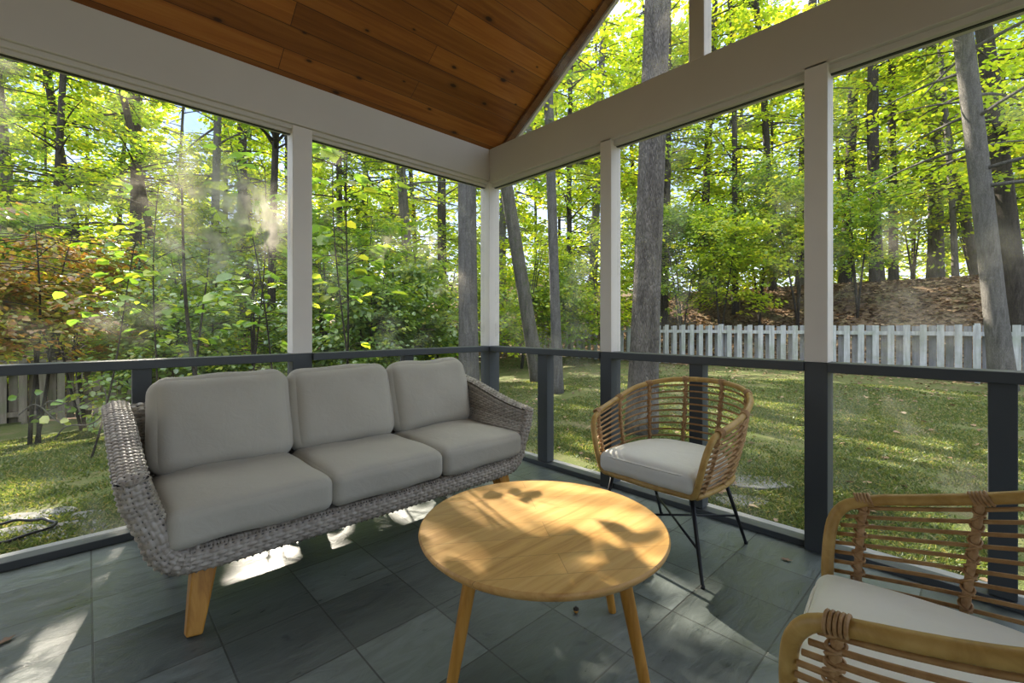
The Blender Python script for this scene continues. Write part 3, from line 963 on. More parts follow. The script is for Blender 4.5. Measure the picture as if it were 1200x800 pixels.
def rattan_chair(label):
    ch = thing('rattan_chair', label, 'chair')
    # main cane: seat front bar, front posts and top rail in one bent loop
    fpost = [(0.250, 0.272, 0.405), (0.266, 0.276, 0.46), (0.282, 0.275, 0.525), (0.297, 0.268, 0.583), (0.306, 0.252, 0.618), (0.311, 0.226, 0.639)]
    loop = [np.array((-x, y, z)) for x, y, z in fpost]
    loop += [surf(a, 1.0) for a in np.linspace(0.06, 0.94, 40)]
    loop += [np.array(p) for p in reversed(fpost)]
    loop += [np.array(p) for p in [(0.232, 0.268, 0.374), (0.20, 0.272, 0.372), (0.1, 0.276, 0.370), (0, 0.278, 0.369), (-0.1, 0.276, 0.370), (-0.20, 0.272, 0.372), (-0.232, 0.268, 0.374)]]
    loop = catmull(loop, 3, closed=True)
    MB().tube(loop, 0.0138, 14, closed=True).build('frame', M['rattan'], ch, True)
    MB().tube([surf(a, 0.0) for a in np.linspace(0.0, 1, 60)], 0.013, 10).build('seat_ring', M['rattan'], ch, True)
    ff = np.linspace(0.10, 0.925, 11)
    for f in ff:
        e0 = 0.004 + 0.016 * max(0.0, (f - 0.6) / 0.31) ** 1.6
        MB().tube([surf(a, f) for a in np.linspace(e0, 1 - e0, 64)], 0.0052, 8).build('rod', M['rattan_thin'], ch, True)
    for a in (0.036, 0.17, 0.31, 0.437, 0.563, 0.69, 0.83, 0.964):
        b = MB()
        core = [surf(a, f) for f in np.linspace(0.0, 0.99, 30)]
        ctr = np.array([0, 0.05, 0])
        inn = []
        for p in core:
            n = np.array([p[0], p[1] - 0.05, 0]); n /= np.linalg.norm(n)
            inn.append(p - n * 0.004)
        b.tube(inn, 0.0085, 8)
        # cane strip wound round the rib, crossing at every rod
        for sg, ph in ((1, 0.0), (-1, 1.3)):
            hel = []
            turns = 19
            for t in np.linspace(0.02, 0.98, 19 * 10):
                p = surf(a, t * 0.985)
                n = np.array([p[0], p[1] - 0.05, 0]); n /= np.linalg.norm(n)
                p = p - n * 0.003
                tv = surf(min(1, a + 0.01), t) - surf(max(0, a - 0.01), t); tv /= np.linalg.norm(tv)
                an = sg * 2 * math.pi * turns * t / 2 + ph
                hel.append(p + (n * math.cos(an) + tv * math.sin(an)) * 0.0115)
            b.tube(hel, 0.0030, 5)
        # wraps round the top rail
        p0 = surf(a, 1.0)
        for kx in range(-2, 3):
            pa = surf(min(1, max(0, a + kx * 0.0042)), 1.0); pb = surf(min(1, max(0, a + kx * 0.0042 + 0.002)), 1.0)
            tv = pb - pa; tv /= np.linalg.norm(tv) + 1e-9
            e1 = np.cross(tv, (0, 0, 1)); e1 /= np.linalg.norm(e1); e2 = np.cross(e1, tv)
            b.tube([pa + (e1 * math.cos(q) + e2 * math.sin(q)) * 0.0152 + tv * 0.003 * math.sin(q) for q in np.linspace(0, 2 * math.pi, 20)[:-1]], 0.0032, 6, closed=True)
        b.build('binding', M['wrap'], ch, True)
    # woven seat base
    poly = [(p[0], p[1]) for p in BU[::4]] + [(0.2, 0.27), (-0.2, 0.27)]
    MB().prism(poly, 0.366, 0.374).build('seat_base', M['rattan_thin'], ch)
    feet = {}
    for sx in (-1, 1):
        for sy in (1, -1):
            top = np.array([sx * 0.205, 0.225 if sy > 0 else -0.10, 0.366])
            ft = np.array([sx * (0.272 if sy > 0 else 0.235), 0.262 if sy > 0 else -0.285, 0.0])
            feet[(sx, sy)] = (top, ft)
            lg = MB().tube([top * (1 - t) + ft * t for t in (0, 0.5, 0.985, 1)], [0.0095, 0.0085, 0.0075, 0.0075], 10).build('leg', M['black'], ch, True)
            MB().tube([ft + np.array((0, 0, 0.012)), ft], [0.0095, 0.0095], 10).build('foot_cap', M['black'], lg, True)
    for s1 in (1, -1):
        a_ = feet[(s1, 1)]; b_ = feet[(-s1, -1)]
        k1 = 0.6
        MB().tube([a_[0] * (1 - k1) + a_[1] * k1, b_[0] * (1 - k1) + b_[1] * k1 + np.array((0, 0, 0.011 * s1))], 0.0055, 8).build('stretcher', M['black'], ch, True)
    # seat cushion: plan follows the tub
    cu = cushion_mesh('cushion', 0.498, 0.50, 0.098, 0.036, 0.020, M['fabric_pale'], ch, seed=33, wr=0.002)
    for v in cu.data.vertices:
        y = v.co.y
        k_ = 1.0 if y > -0.05 else 1 - 0.42 * ((-0.05 - y) / 0.19) ** 2
        v.co.x *= k_
        v.co.y += -0.012 * 0 
    cu.location = (0, 0.046, 0.425)
    pts = []
    for q in range(120):
        an = 2 * math.pi * q / 120
        c_, s_ = math.cos(an), math.sin(an)
        x = 0.249 * math.copysign(abs(c_) ** 0.28, c_); y = 0.25 * math.copysign(abs(s_) ** 0.28, s_)
        k_ = 1.0 if y > -0.05 else 1 - 0.42 * ((-0.05 - y) / 0.19) ** 2
        pts.append((x * k_ * 0.987, y * 0.987, 0.033))
    pp_ = MB().tube(pts, 0.0035, 6, closed=True).build('piping', M['fabric_pale'], cu, True)
    return ch
chair1 = rattan_chair('round-backed rattan chair with black legs by the far screen')
chair2 = copy_tree(chair1)
chair2['label'] = 'rattan armchair cut off by the frame, beside the coffee table'
chair1['group'] = chair2['group'] = 'matching rattan tub chairs'
chair1.location = (2.145, 1.075, 0); chair1.rotation_euler = (0, 0, R(88))
chair2.location = (1.16, -0.02, 0); chair2.rotation_euler = (0, 0, R(5.6))

# ------------------------------------------------------------------ small things on the floor
ac = thing('acorn', 'small brown acorn lying on the slate under the table', 'acorn')
d_ = 525 * 1.1 / (718 - 382); ax, ay = at(675, d_)
ac.location = (ax, ay, 0.0)
o = MB().lathe([(0.0005, 0.0), (0.006, 0.002), (0.0095, 0.008), (0.0092, 0.014), (0.0005, 0.016)], n=16).build('nut', M['teak'], ac, True)
o = MB().lathe([(0.0005, 0.013), (0.0108, 0.013), (0.0105, 0.018), (0.006, 0.022), (0.0015, 0.023), (0.0012, 0.028), (0.0004, 0.028)], n=16).build('cap', M['bark_dark'], ac, True)

# ------------------------------------------------------------------ leaves
def canopy_keep(P, frac=0.5, near=False):
    """sunlight reaches the porch through openings of the canopy: leaves standing in an opening are left out"""
    u = P @ SU; v = P @ SV
    g = 0.55 * vnoise(u * 1.1 + 31, v * 1.1 + 7) + 0.30 * vnoise(u * 2.9 + 3, v * 2.9 + 17) + 0.15 * vnoise(u * 6.5, v * 6.5 + 5)
    keep = g < frac
    for a, b, ru, rv in SHADE:
        keep |= ((u - a) / ru) ** 2 + ((v - b) / rv) ** 2 < 1
    return keep & ~forced(u, v)
FORCE = []
HARD = []
SHADE = []
for p_, ru_, rv_ in (((1.2, 0.05, 0.45), 0.55, 0.36), ((2.1, 1.1, 0.5), 0.35, 0.3), ((2.2, 0.4, 0.0), 0.4, 0.25), ((1.05, 2.05, 0.5), 0.95, 0.10)):
    SHADE.append((float(np.array(p_) @ SU), float(np.array(p_) @ SV), ru_, rv_))
def add_gap(p, ru, rv):
    p = np.array(p); FORCE.append((float(p @ SU), float(p @ SV), ru, rv))
def forced(u, v):
    r = np.zeros(u.shape, bool)
    for a, b, ru, rv in FORCE:
        r |= ((u - a) / ru) ** 2 + ((v - b) / rv) ** 2 < 1
    fine = 0.6 * vnoise(u * 4.3 + 50, v * 4.3 + 9) + 0.4 * vnoise(u * 9.7, v * 9.7 + 70)
    r &= fine > 0.38
    for a, b, ru, rv in HARD:
        r |= ((u - a) / ru) ** 2 + ((v - b) / rv) ** 2 < 1
    return r
add_gap((1.12, 1.0, 0.45), 0.46, 0.26)         # table top
add_gap((1.75, 0.75, 0.0), 0.30, 0.14)         # floor between table and chairs
add_gap((0.55, 2.2, 0.0), 0.32, 0.2)         # under the sofa
add_gap((1.35, 2.25, 0.0), 0.32, 0.2)
add_gap((0.60, 3.0, 1.70), 0.50, 0.40)         # sun on the dusty screen
add_gap((0.55, 2.0, 0.45), 0.12, 0.06)
for p_, ru_, rv_ in (((0.58, 2.22, 0.0), 0.20, 0.10), ((1.25, 2.25, 0.0), 0.22, 0.09), ((-0.21, 2.75, 0.0), 0.17, 0.07), ((0.15, 2.44, 0.0), 0.06, 0.045), ((-0.08, 2.2, 0.0), 0.10, 0.04), ((-0.1, 2.03, 0.0), 0.10, 0.05), ((0.06, 2.62, 0.0), 0.07, 0.03), ((-0.3, 2.3, 0.0), 0.12, 0.06), ((0.56, 2.0, 0.45), 0.07, 0.05), ((0.55, 3.0, 1.72), 0.34, 0.26), ((1.74, 0.78, 0.0), 0.24, 0.12), ((2.1, 0.75, 0.0), 0.05, 0.10), ((1.3, 1.0, 0.45), 0.22, 0.16), ((0.0, 2.4, 0.66), 0.12, 0.10), ((1.0, 2.66, 0.90), 0.5, 0.03)):
    HARD.append((float(np.array(p_) @ SU), float(np.array(p_) @ SV), ru_, rv_))
for q in range(16):
    add_gap((rng.uniform(3.5, 12), rng.uniform(-1, 10), -0.15), rng.uniform(0.3, 0.9), rng.uniform(0.15, 0.35))

LEAF = np.array([(0.0, 0.0, 0.0), (0.28, 0.36, 0.07), (0.70, 0.30, 0.06), (1.0, 0.0, -0.06), (0.70, -0.30, 0.06), (0.28, -0.36, 0.07)])
def leaf_verts(C, A, N, size):
    """C base points, A leaf axes, N normals, size -> vertices (n*6,3)"""
    B = np.cross(N, A); B /= np.linalg.norm(B, axis=1)[:, None] + 1e-9
    N = np.cross(A, B)
    L = LEAF[None] * size[:, None, None]
    V = C[:, None, :] + L[..., 0:1] * A[:, None, :] + L[..., 1:2] * B[:, None, :] + L[..., 2:3] * N[:, None, :]
    return V.reshape(-1, 3)
def leaf_faces(n):
    b = np.arange(n)[:, None] * 6
    f = np.concatenate([b + np.array([[0, 3, 2, 1]]), b + np.array([[0, 5, 4, 3]])], 1).reshape(-1, 4)
    return f
def unit(v):
    return v / (np.linalg.norm(v, axis=-1, keepdims=True) + 1e-9)

def sprays_to_leaves(C, D, k, length, size, tilt=0.35, tone0=0.0, tone1=1.0):
    """each spray: a twig at C with heading D, k leaves on alternate sides, lying in a nearly level plane"""
    n = len(C)
    D = unit(D)
    up = np.zeros((n, 3)); up[:, 2] = 1
    up = unit(up + rng.normal(0, tilt, (n, 3)))
    side = unit(np.cross(up, D))
    up = np.cross(D, side)
    t = rng.random((n, k))
    sg = np.where(np.arange(k)[None] % 2 == 0, 1.0, -1.0) * np.ones((n, 1))
    base = C[:, None] + D[:, None] * ((t - 0.3) * length)[..., None] + side[:, None] * (sg * rng.random((n, k)) * length * 0.30)[..., None]
    base += rng.normal(0, length * 0.07, (n, k, 3))
    ax = unit(D[:, None] * rng.uniform(0.2, 1.0, (n, k))[..., None] + side[:, None] * (sg * rng.uniform(0.3, 1.1, (n, k)))[..., None] - np.array([0, 0, 1.0]) * rng.uniform(0, 0.45, (n, k))[..., None])
    nm = unit(up[:, None] + rng.normal(0, tilt * 0.8, (n, k, 3)))
    sz = size * rng.uniform(0.6, 1.25, (n, k))
    tn = np.clip(tone0 + (tone1 - tone0) * (0.55 * rng.random((n, 1)) + 0.45 * rng.random((n, k))), 0, 1)
    return base.reshape(-1, 3), ax.reshape(-1, 3), nm.reshape(-1, 3), sz.ravel(), tn.ravel()

NL = [0]
def foliage(name, L, mat, parent, origin, frac=0.55, gaps=True):
    C, A, N, sz, tn = L
    keep = np.ones(len(C), bool)
    if gaps:
        keep &= canopy_keep(C, frac)
    keep &= ~((C[:, 0] < WX + 0.45) & (C[:, 1] < WY + 0.42))
    keep &= C[:, 2] > gz(C[:, 0], C[:, 1]) + 0.02
    C, A, N, sz, tn = C[keep], A[keep], N[keep], sz[keep], tn[keep]
    if len(C) == 0:
        return None
    V = leaf_verts(C - np.array(origin), A, N, sz)
    NL[0] += len(C)
    return mesh_np(name, V, leaf_faces(len(C)), mat, parent, False, np.repeat(tn, 2))

# ------------------------------------------------------------------ ground
def grid_ground(name, xs, ys, mat, label, hole=None):
    X, Y = np.meshgrid(xs, ys, indexing='ij')
    Z = gz(X, Y)
    A, B = X.shape
    idx = np.arange(A * B).reshape(A, B)
    F = np.stack([idx[:-1, :-1], idx[1:, :-1], idx[1:, 1:], idx[:-1, 1:]], -1).reshape(-1, 4)
    if hole is not None:
        cx = (X[:-1, :-1] + X[1:, 1:]).ravel() / 2; cy_ = (Y[:-1, :-1] + Y[1:, 1:]).ravel() / 2
        F = F[~hole(cx, cy_)]
    o = mesh_np(name, np.stack([X, Y, Z], -1).reshape(-1, 3), F, mat, None, True)
    return struct(o, label)
grid_ground('lawn', np.linspace(-12, 14.25, 106), np.linspace(-12, 14.25, 106), M['lawn'], 'patchy green lawn around the porch')
grid_ground('forest_floor', np.linspace(-30, 62.5, 186), np.linspace(-30, 62.5, 186), M['forest_floor'], 'brown leaf-covered hillside under the woods',
            hole=lambda x, y: (x < 14.2) & (y < 14.2) & (x > -11.8) & (y > -11.8))

# grass blades (nobody could count them)
def grass():
    n = 520000
    d = 2.0 + 9.5 * rng.random(n) ** 1.5
    az = R(YAW) + rng.uniform(R(-52), R(60), n)
    x, y = d * np.cos(az), d * np.sin(az)
    x += 0.3; y += 0.2
    ok = ~((x < WX + 0.29) & (y < WY + 0.32)) & (x < 13.6) & (y < 13.6)
    dens = 0.6 * vnoise(x * 1.3, y * 1.3) + 0.4 * vnoise(x * 4.1, y * 4.1)
    ok &= dens > 0.20 + 0.30 * rng.random(n)
    x, y = x[ok], y[ok]; n = len(x)
    z = gz(x, y)
    h = rng.uniform(0.014, 0.036, n) * (0.7 + 0.6 * dens[ok])
    an = rng.uniform(0, 6.283, n)
    wv = rng.uniform(0.003, 0.006, n) * (1 + 0.10 * np.hypot(x, y))
    lean = rng.normal(0, 0.7, (n, 2)) * h[:, None]
    b = np.stack([np.cos(an) * wv, np.sin(an) * wv, np.zeros(n)], 1)
    P = np.stack([x, y, z - 0.005], 1)
    mid = P + np.concatenate([lean * 0.35, (h * 0.65)[:, None]], 1)
    tip = P + np.concatenate([lean, h[:, None]], 1)
    V = np.stack([P - b, P + b, mid + b * 0.7, tip, mid - b * 0.7], 1).reshape(-1, 3)
    F = np.arange(n)[:, None] * 5 + np.array([[0, 1, 2, 3, 4]])
    o = mesh_np('grass', V, F, M['grass'], None, False, rng.random(n))
    tag(o, 'short patchy grass growing on the lawn', 'grass', None, 'stuff')
grass()

def litter(name, label, n, sampler, size, flat=0.35):
    x, y = sampler(n)
    ok = ~((x < WX + 0.3) & (y < WY + 0.32))
    x, y = x[ok], y[ok]; n = len(x)
    C = np.stack([x, y, gz(x, y) + 0.012 + 0.02 * rng.random(n)], 1)
    a = rng.uniform(0, 6.283, n)
    A = unit(np.stack([np.cos(a), np.sin(a), rng.normal(0, 0.2, n)], 1))
    N = unit(np.stack([rng.normal(0, flat, n), rng.normal(0, flat, n), np.ones(n)], 1))
    V = leaf_verts(C, A, N, size * rng.uniform(0.6, 1.3, n))
    o = mesh_np(name, V, leaf_faces(n), M['leaf_litter'], None, False, np.repeat(rng.random(n), 2))
    tag(o, label, 'leaves', None, 'stuff')
def samp_lawn(n):
    x = rng.uniform(2.5, 13.9, n); y = rng.uniform(-2, 13.9, n)
    d = np.maximum(0, np.minimum(14 - x, 14 - y))
    k = rng.random(n) < np.exp(-d / 1.6) + 0.10
    return x[k], y[k]
litter('fallen_leaves', 'dry brown leaves scattered on the lawn before the fences', 12000, samp_lawn, 0.06)
def samp_hill(n):
    a = rng.uniform(R(-12), R(100), n); d = rng.uniform(13, 25, n)
    x, y = d * np.cos(a), d * np.sin(a)
    k = (x > 14.3) | (y > 14.3)
    return x[k], y[k]
litter('fallen_leaves', 'thick brown leaf litter on the wooded hillside beyond the fences', 60000, samp_hill, 0.135)

# ------------------------------------------------------------------ fences
def fence(name, label, along, fixed, a0, a1, mat, hts, rail_off):
    """shadow-box picket fence. along 'x' or 'y'; hts(a) -> (bottom z, top z)"""
    root = thing(name, label, 'fence', (fixed, a0, gzf(fixed, a0)) if along == 'y' else (a0, fixed, gzf(a0, fixed)))
    ox, oy, oz = root.location
    mat2 = mat
    def P(a, off, z):
        return (fixed + off - ox, a - oy, z - oz) if along == 'y' else (a - ox, fixed + off - oy, z - oz)
    def board(nm, a, w_, off0, off1, z0, z1, mt=None):
        v0 = P(a - w_ / 2, off0, z0); v1 = P(a + w_ / 2, off1, z1)
        m = MB().box(min(v0[0], v1[0]), max(v0[0], v1[0]), min(v0[1], v1[1]), max(v0[1], v1[1]), z0 - oz, z1 - oz)
        return m.build(nm, mt or mat2, root)
    n = int((a1 - a0) / 0.285)
    for i in range(n):
        a = a0 + 0.14 + i * 0.285
        zb_, zt_ = hts(a)
        board('picket', a, 0.122, -0.085, -0.064, zb_ + rng.uniform(0, 0.03), zt_ + rng.uniform(-0.015, 0.02))
        a2 = a + 0.1425
        zb_, zt_ = hts(a2)
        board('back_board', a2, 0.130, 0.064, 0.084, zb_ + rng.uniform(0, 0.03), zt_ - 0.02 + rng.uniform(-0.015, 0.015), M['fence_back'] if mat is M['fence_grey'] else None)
    k = max(1, int((a1 - a0) / 2.4))
    for i in range(k + 1):
        a = a0 + (a1 - a0) * i / k
        zb_, zt_ = hts(a)
        board('post', a, 0.09, -0.062, 0.062, zb_ - 0.1, zt_ + 0.03)
        if i < k:
            b_ = a0 + (a1 - a0) * (i + 1) / k
            for fr in (0.14, 0.84):
                za = hts(a)[0] * (1 - fr) + hts(a)[1] * fr; zc = hts(b_)[0] * (1 - fr) + hts(b_)[1] * fr
                v = [P(a + 0.046, -0.062, za - 0.045), P(a + 0.046, 0.062, za - 0.045), P(a + 0.046, 0.062, za + 0.045), P(a + 0.046, -0.062, za + 0.045),
                     P(b_ - 0.046, -0.062, zc - 0.045), P(b_ - 0.046, 0.062, zc - 0.045), P(b_ - 0.046, 0.062, zc + 0.045), P(b_ - 0.046, -0.062, zc + 0.045)]
                mesh_np('rail', v, [(0, 1, 2, 3), (7, 6, 5, 4), (0, 4, 5, 1), (1, 5, 6, 2), (2, 6, 7, 3), (3, 7, 4, 0)], mat2, root)
    return root
fence('picket_fence', 'weathered grey picket fence across the back of the lawn', 'y', 14.0, -2.6, 13.6, M['fence_grey'], lambda a: (gzf(13.9, a) + 0.02, 1.13), 0)
fence('picket_fence', 'brown picket fence behind the shrubs beyond the sofa', 'x', 14.0, -3.4, 13.7, M['fence_brown'], lambda a: (gzf(a, 13.9) + 0.02, gzf(a, 13.9) + 1.22 + 0.25 * float(ss(np.array((-a + 3) / 8.0)))), 0)

# ------------------------------------------------------------------ trees
def trunk_curve(x, y, H, lean, wig, g):
    z0 = gzf(x, y)
    n = 14
    ph = g.random(4) * 6.28
    P = []
    for i in range(n + 1):
        t = i / n
        P.append(np.array([lean[0] * t + wig * math.sin(3.1 * t + ph[0]) * t, lean[1] * t + wig * math.sin(2.7 * t + ph[1]) * t, -0.12 + (H + 0.12) * t]))
    return P, z0
def tree(name, label, cat, x, y, H, r0, lean=(0, 0), wig=0.12, bark='bark_grey', leaf='leaf_green', zr=(2.5, 12), br=26, blen=(1.2, 2.8), k=9, slen=0.55, size=0.11, spr=7,
         tones=(0, 1), group=None, frac=0.55, taper=0.55, tilt=0.35, seed=0, toward=None, gaps=True, nseg=12):
    g = np.random.default_rng(seed + 1000)
    P, z0 = trunk_curve(x, y, H, lean, wig, g)
    root = thing(name, label, cat, (x, y, z0), 0, group)
    m = MB()
    rad = [r0 * (1.25 if i == 0 else 1.05 if i == 1 else 1 - (1 - taper) * i / len(P)) for i in range(len(P))]
    m.tube(catmull(P, 3), np.interp(np.linspace(0, len(P) - 1, (len(P) - 1) * 3 + 1), range(len(P)), rad), nseg)
    Cs, Ds = [], []
    Pz = np.array(P)
    for b in range(br):
        h = g.uniform(zr[0], min(zr[1], H * 0.99))
        base = np.array([np.interp(h, Pz[:, 2], Pz[:, q]) for q in range(3)])
        az = g.uniform(0, 2 * math.pi)
        if toward is not None and g.random() < 0.6:
            az = toward + g.normal(0, 0.7)
        rise = g.uniform(-0.15, 0.45)
        L = g.uniform(*blen) * (1.0 - 0.35 * (h - zr[0]) / max(0.1, zr[1] - zr[0]))
        d = np.array([math.cos(az), math.sin(az), rise])
        bp = [base + d * L * t + np.array([0, 0, -0.18 * L * t * t]) for t in np.linspace(0, 1, 6)]
        rb = min(r0 * 0.3, 0.012 + 0.012 * L)
        m.tube(bp, np.linspace(rb, rb * 0.25, 6), 5)
        for q in range(spr):
            t = 0.25 + 0.8 * (q + g.random()) / spr
            t_ = min(t, 1.0)
            i = min(4, int(t_ * 5)); f = t_ * 5 - i
            c = bp[i] * (1 - f) + bp[i + 1] * f + g.normal(0, 0.16 * L * 0.5, 3) * np.array([1, 1, 0.6])
            a2 = az + g.normal(0, 0.8)
            Cs.append(c); Ds.append((math.cos(a2), math.sin(a2), g.uniform(-0.3, 0.15)))
    o = m.build('trunk', M[bark], root, True)
    if Cs:
        C = np.array(Cs) + np.array([x, y, z0])
        L = sprays_to_leaves(C, np.array(Ds), k, slen, size, tilt, *tones)
        foliage('crown', L, M[leaf], root, (x, y, z0), frac, gaps)
    return root

# trunks that the photograph shows one by one
def px_tree(px, d, top_px, label, w_px, H=13, **kw):
    x, y = at(px, d)
    # lean measured in the picture between base and the frame top
    lat = (top_px - px) / 525 * d
    zt_ = 1.1 + 0.72 * d
    sc = H / max(1.0, zt_)
    lean = CR * lat * sc
    return tree('tree', label, 'tree', x, y, H, w_px / 525 * d / 2, tuple(lean), **kw)
px_tree(751, 5.2, 771, 'thick straight oak trunk with ridged grey bark behind the round chair', 32, H=14, wig=0.03, bark='bark_oak', leaf='leaf_bright', zr=(6.5, 13.5), br=26, k=12, spr=9, seed=1, nseg=20, taper=0.75, size=0.1)
px_tree(654, 8.6, 640, 'slender grey trunk standing on the lawn beside the short rail post', 12, H=13, wig=0.05, bark='bark_grey', leaf='leaf_bright', zr=(4.5, 12.5), br=30, k=12, spr=9, seed=2, taper=0.8, size=0.1)
px_tree(632, 11.6, 560, 'grey trunk leaning left in the narrow bay beside the corner', 17, H=13, wig=0.15, bark='bark_moss', leaf='leaf_green', zr=(5, 12), br=34, k=12, spr=9, seed=3, taper=0.7, size=0.12)
px_tree(550, 8.2, 545, 'stout grey trunk just left of the corner post', 23, H=12, wig=0.06, bark='bark_grey', leaf='leaf_green', zr=(5, 12), br=30, k=12, spr=9, seed=4, taper=0.8, size=0.11)
px_tree(1177, 8.5, 1128, 'pale grey trunk leaning left above the front chair', 21, H=13, wig=0.06, bark='bark_grey', leaf='leaf_bright', zr=(3.6, 12.5), br=46, k=12, spr=9, seed=5, taper=0.7, size=0.11)
px_tree(1198, 11.5, 1140, 'dark trunk just behind the pale leaning trunk', 20, H=13, bark='bark_dark', leaf='leaf_bright', zr=(3.5, 12), br=40, k=12, spr=9, seed=6, size=0.12)
# trunks beyond the fence on the right hillside
hill = [(1028, 17, 1020, 13, 'bark_dark'), (1047, 18.5, 1052, 9, 'bark_dark'), (1096, 19, 1098, 15, 'bark_moss'), (1120, 16.5, 1100, 6, 'bark_moss'), (1150, 18, 1062, 9, 'bark_moss'),
        (990, 20, 1000, 12, 'bark_dark'), (905, 19, 880, 9, 'bark_dark'), (862, 18, 850, 7, 'bark_dark'), (826, 20, 830, 9, 'bark_dark'), (776, 19, 786, 12, 'bark_dark'),
        (690, 21, 716, 11, 'bark_grey'), (668, 19, 672, 7, 'bark_dark'), (1230, 16, 1215, 14, 'bark_moss'), (1300, 18, 1290, 14, 'bark_dark'), (940, 23, 950, 14, 'bark_dark')]
words = ['dark twisted trunk on the hillside left of the leaning sapling', 'narrow dark trunk close beside a thicker one on the hill', 'broad mossy trunk on the hill in the bay above the front chair', 'thin mossy sapling crossing the broad trunk on the hill',
         'leaning mossy sapling on the hill beside the pale trunk', 'dark trunk on the hill just behind the near gable post', 'dark trunk leaning left in the middle of the oak bay', 'thin dark trunk leaning left on the hill right of the oak',
         'dark upright trunk on the hill above the round chair back', 'dark trunk standing just right of the thick oak', 'grey trunk rising into the gable triangle', 'thin dark trunk right of the slender grey trunk', 'mossy trunk on the hill at the frame edge', 'dark trunk on the hill beyond the frame', 'dark thick trunk far up the hill left of the near post']
for i, ((px, d, tp, w_, bk), lb) in enumerate(zip(hill, words)):
    px_tree(px, d, tp, lb, w_, H=15, wig=0.25, bark=bk, leaf='leaf_bright', zr=(2.2, 14), br=64, blen=(1.2, 3.2), size=0.15, k=12, slen=0.75, spr=9, seed=20 + i, frac=0.54, taper=0.6, tones=(0, 1))
# trunks beyond the left fence and in the shrubbery
left = [(490, 15.5, 462, 13, 'bark_grey'), (432, 17, 425, 8, 'bark_dark'), (395, 16, 398, 8, 'bark_dark'), (255, 14, 248, 10, 'bark_grey'), (205, 15, 118, 9, 'bark_dark'),
        (120, 15, 30, 10, 'bark_dark'), (60, 13, 66, 8, 'bark_dark'), (20, 15, 0, 12, 'bark_grey'), (-50, 14, -40, 12, 'bark_dark'), (285, 19, 290, 13, 'bark_dark'), (160, 19, 150, 13, 'bark_dark'), (520, 20, 515, 12, 'bark_dark'), (590, 20, 596, 9, 'bark_grey')]
words = ['grey trunk leaning left in the bay right of the sofa post', 'thin dark trunk in the middle of the corner bay', 'thin dark trunk right of the sofa post', 'grey trunk above the middle of the sofa bay',
         'dark trunk slanting across the upper left bay', 'dark trunk slanting in the far left of the bay', 'thin dark trunk near the left frame edge', 'grey trunk cut by the left frame edge', 'dark trunk beyond the left frame edge',
         'dark trunk deep in the woods behind the sofa', 'dark trunk deep in the woods at the left', 'dark trunk deep in the woods left of the corner post', 'grey trunk deep in the woods beside the corner post']
for i, ((px, d, tp, w_, bk), lb) in enumerate(zip(left, words)):
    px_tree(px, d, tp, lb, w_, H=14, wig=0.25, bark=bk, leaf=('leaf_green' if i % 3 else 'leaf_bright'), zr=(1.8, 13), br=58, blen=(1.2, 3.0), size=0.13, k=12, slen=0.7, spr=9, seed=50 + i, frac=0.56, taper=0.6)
# dark trunk given an added, mostly unseen crown that shades and dapples the porch
def shade_maple():
    g = np.random.default_rng(77)
    x, y = at(318, 10.6)
    P, z0 = trunk_curve(x, y, 11.5, (0.1, 0.1), 0.15, g)
    root = thing('tree', 'dark maple trunk just left of the sofa post with an added shade crown overhead', 'tree', (x, y, z0))
    m = MB()
    m.tube(catmull(P, 3), np.linspace(0.10, 0.05, 43), 10)
    n = 1000
    tgt = np.stack([g.uniform(-1.6, 2.7, n), g.uniform(-1.2, 3.0, n), g.uniform(0, 0.5, n)], 1)
    C = tgt + S[None] * g.uniform(11.5, 14.5, n)[:, None]
    n2 = 420
    t2 = np.concatenate([np.stack([g.normal(a, b, n2 // 3), g.normal(c, d, n2 // 3), g.uniform(0.3, 0.6, n2 // 3)], 1) for a, b, c, d in ((1.2, 0.28, 0.0, 0.22), (2.15, 0.22, 0.9, 0.3), (1.0, 0.5, 2.05, 0.10))])
    C = np.concatenate([C, t2 + S[None] * g.uniform(11.5, 14.5, len(t2))[:, None]]); n = len(C)
    top = np.array([x, y, z0])
    D = unit(C - (top + np.array([0, 0, 7.0])))
    Pz = np.array(P)
    for i in range(0, n, 28):
        h = float(np.clip(C[i, 2] - z0 - 0.9, 3.0, 10.8))
        b = np.array([np.interp(h, Pz[:, 2], Pz[:, q]) for q in range(3)])
        e = C[i] - top
        m.tube([b, b * 0.5 + e * 0.5 + np.array([0, 0, 0.25]), e], [0.03, 0.018, 0.006], 5)
    m.build('trunk', M['bark_dark'], root, True)
    foliage('crown', sprays_to_leaves(C, D, 13, 0.6, 0.12, 0.5), M['leaf_green'], root, (x, y, z0), 0.60)
shade_maple()
# the deep woods: trees that nothing tells apart
for i in range(34):
    px = -80 + 1380 * (i + 0.5 * rng.random()) / 34
    d = rng.uniform(23, 33)
    px_tree(px, d, px + rng.uniform(-20, 20), 'tall tree in the thick woods far behind the fences', rng.uniform(3, 6.5), H=17, wig=0.3, bark='bark_dark', leaf='leaf_bright', zr=(0.4, 16.5), br=84, blen=(1.6, 3.8),
            size=0.27, k=11, slen=1.2, spr=8, seed=100 + i, frac=0.54, taper=0.5, group='trees of the deep woods', nseg=6)

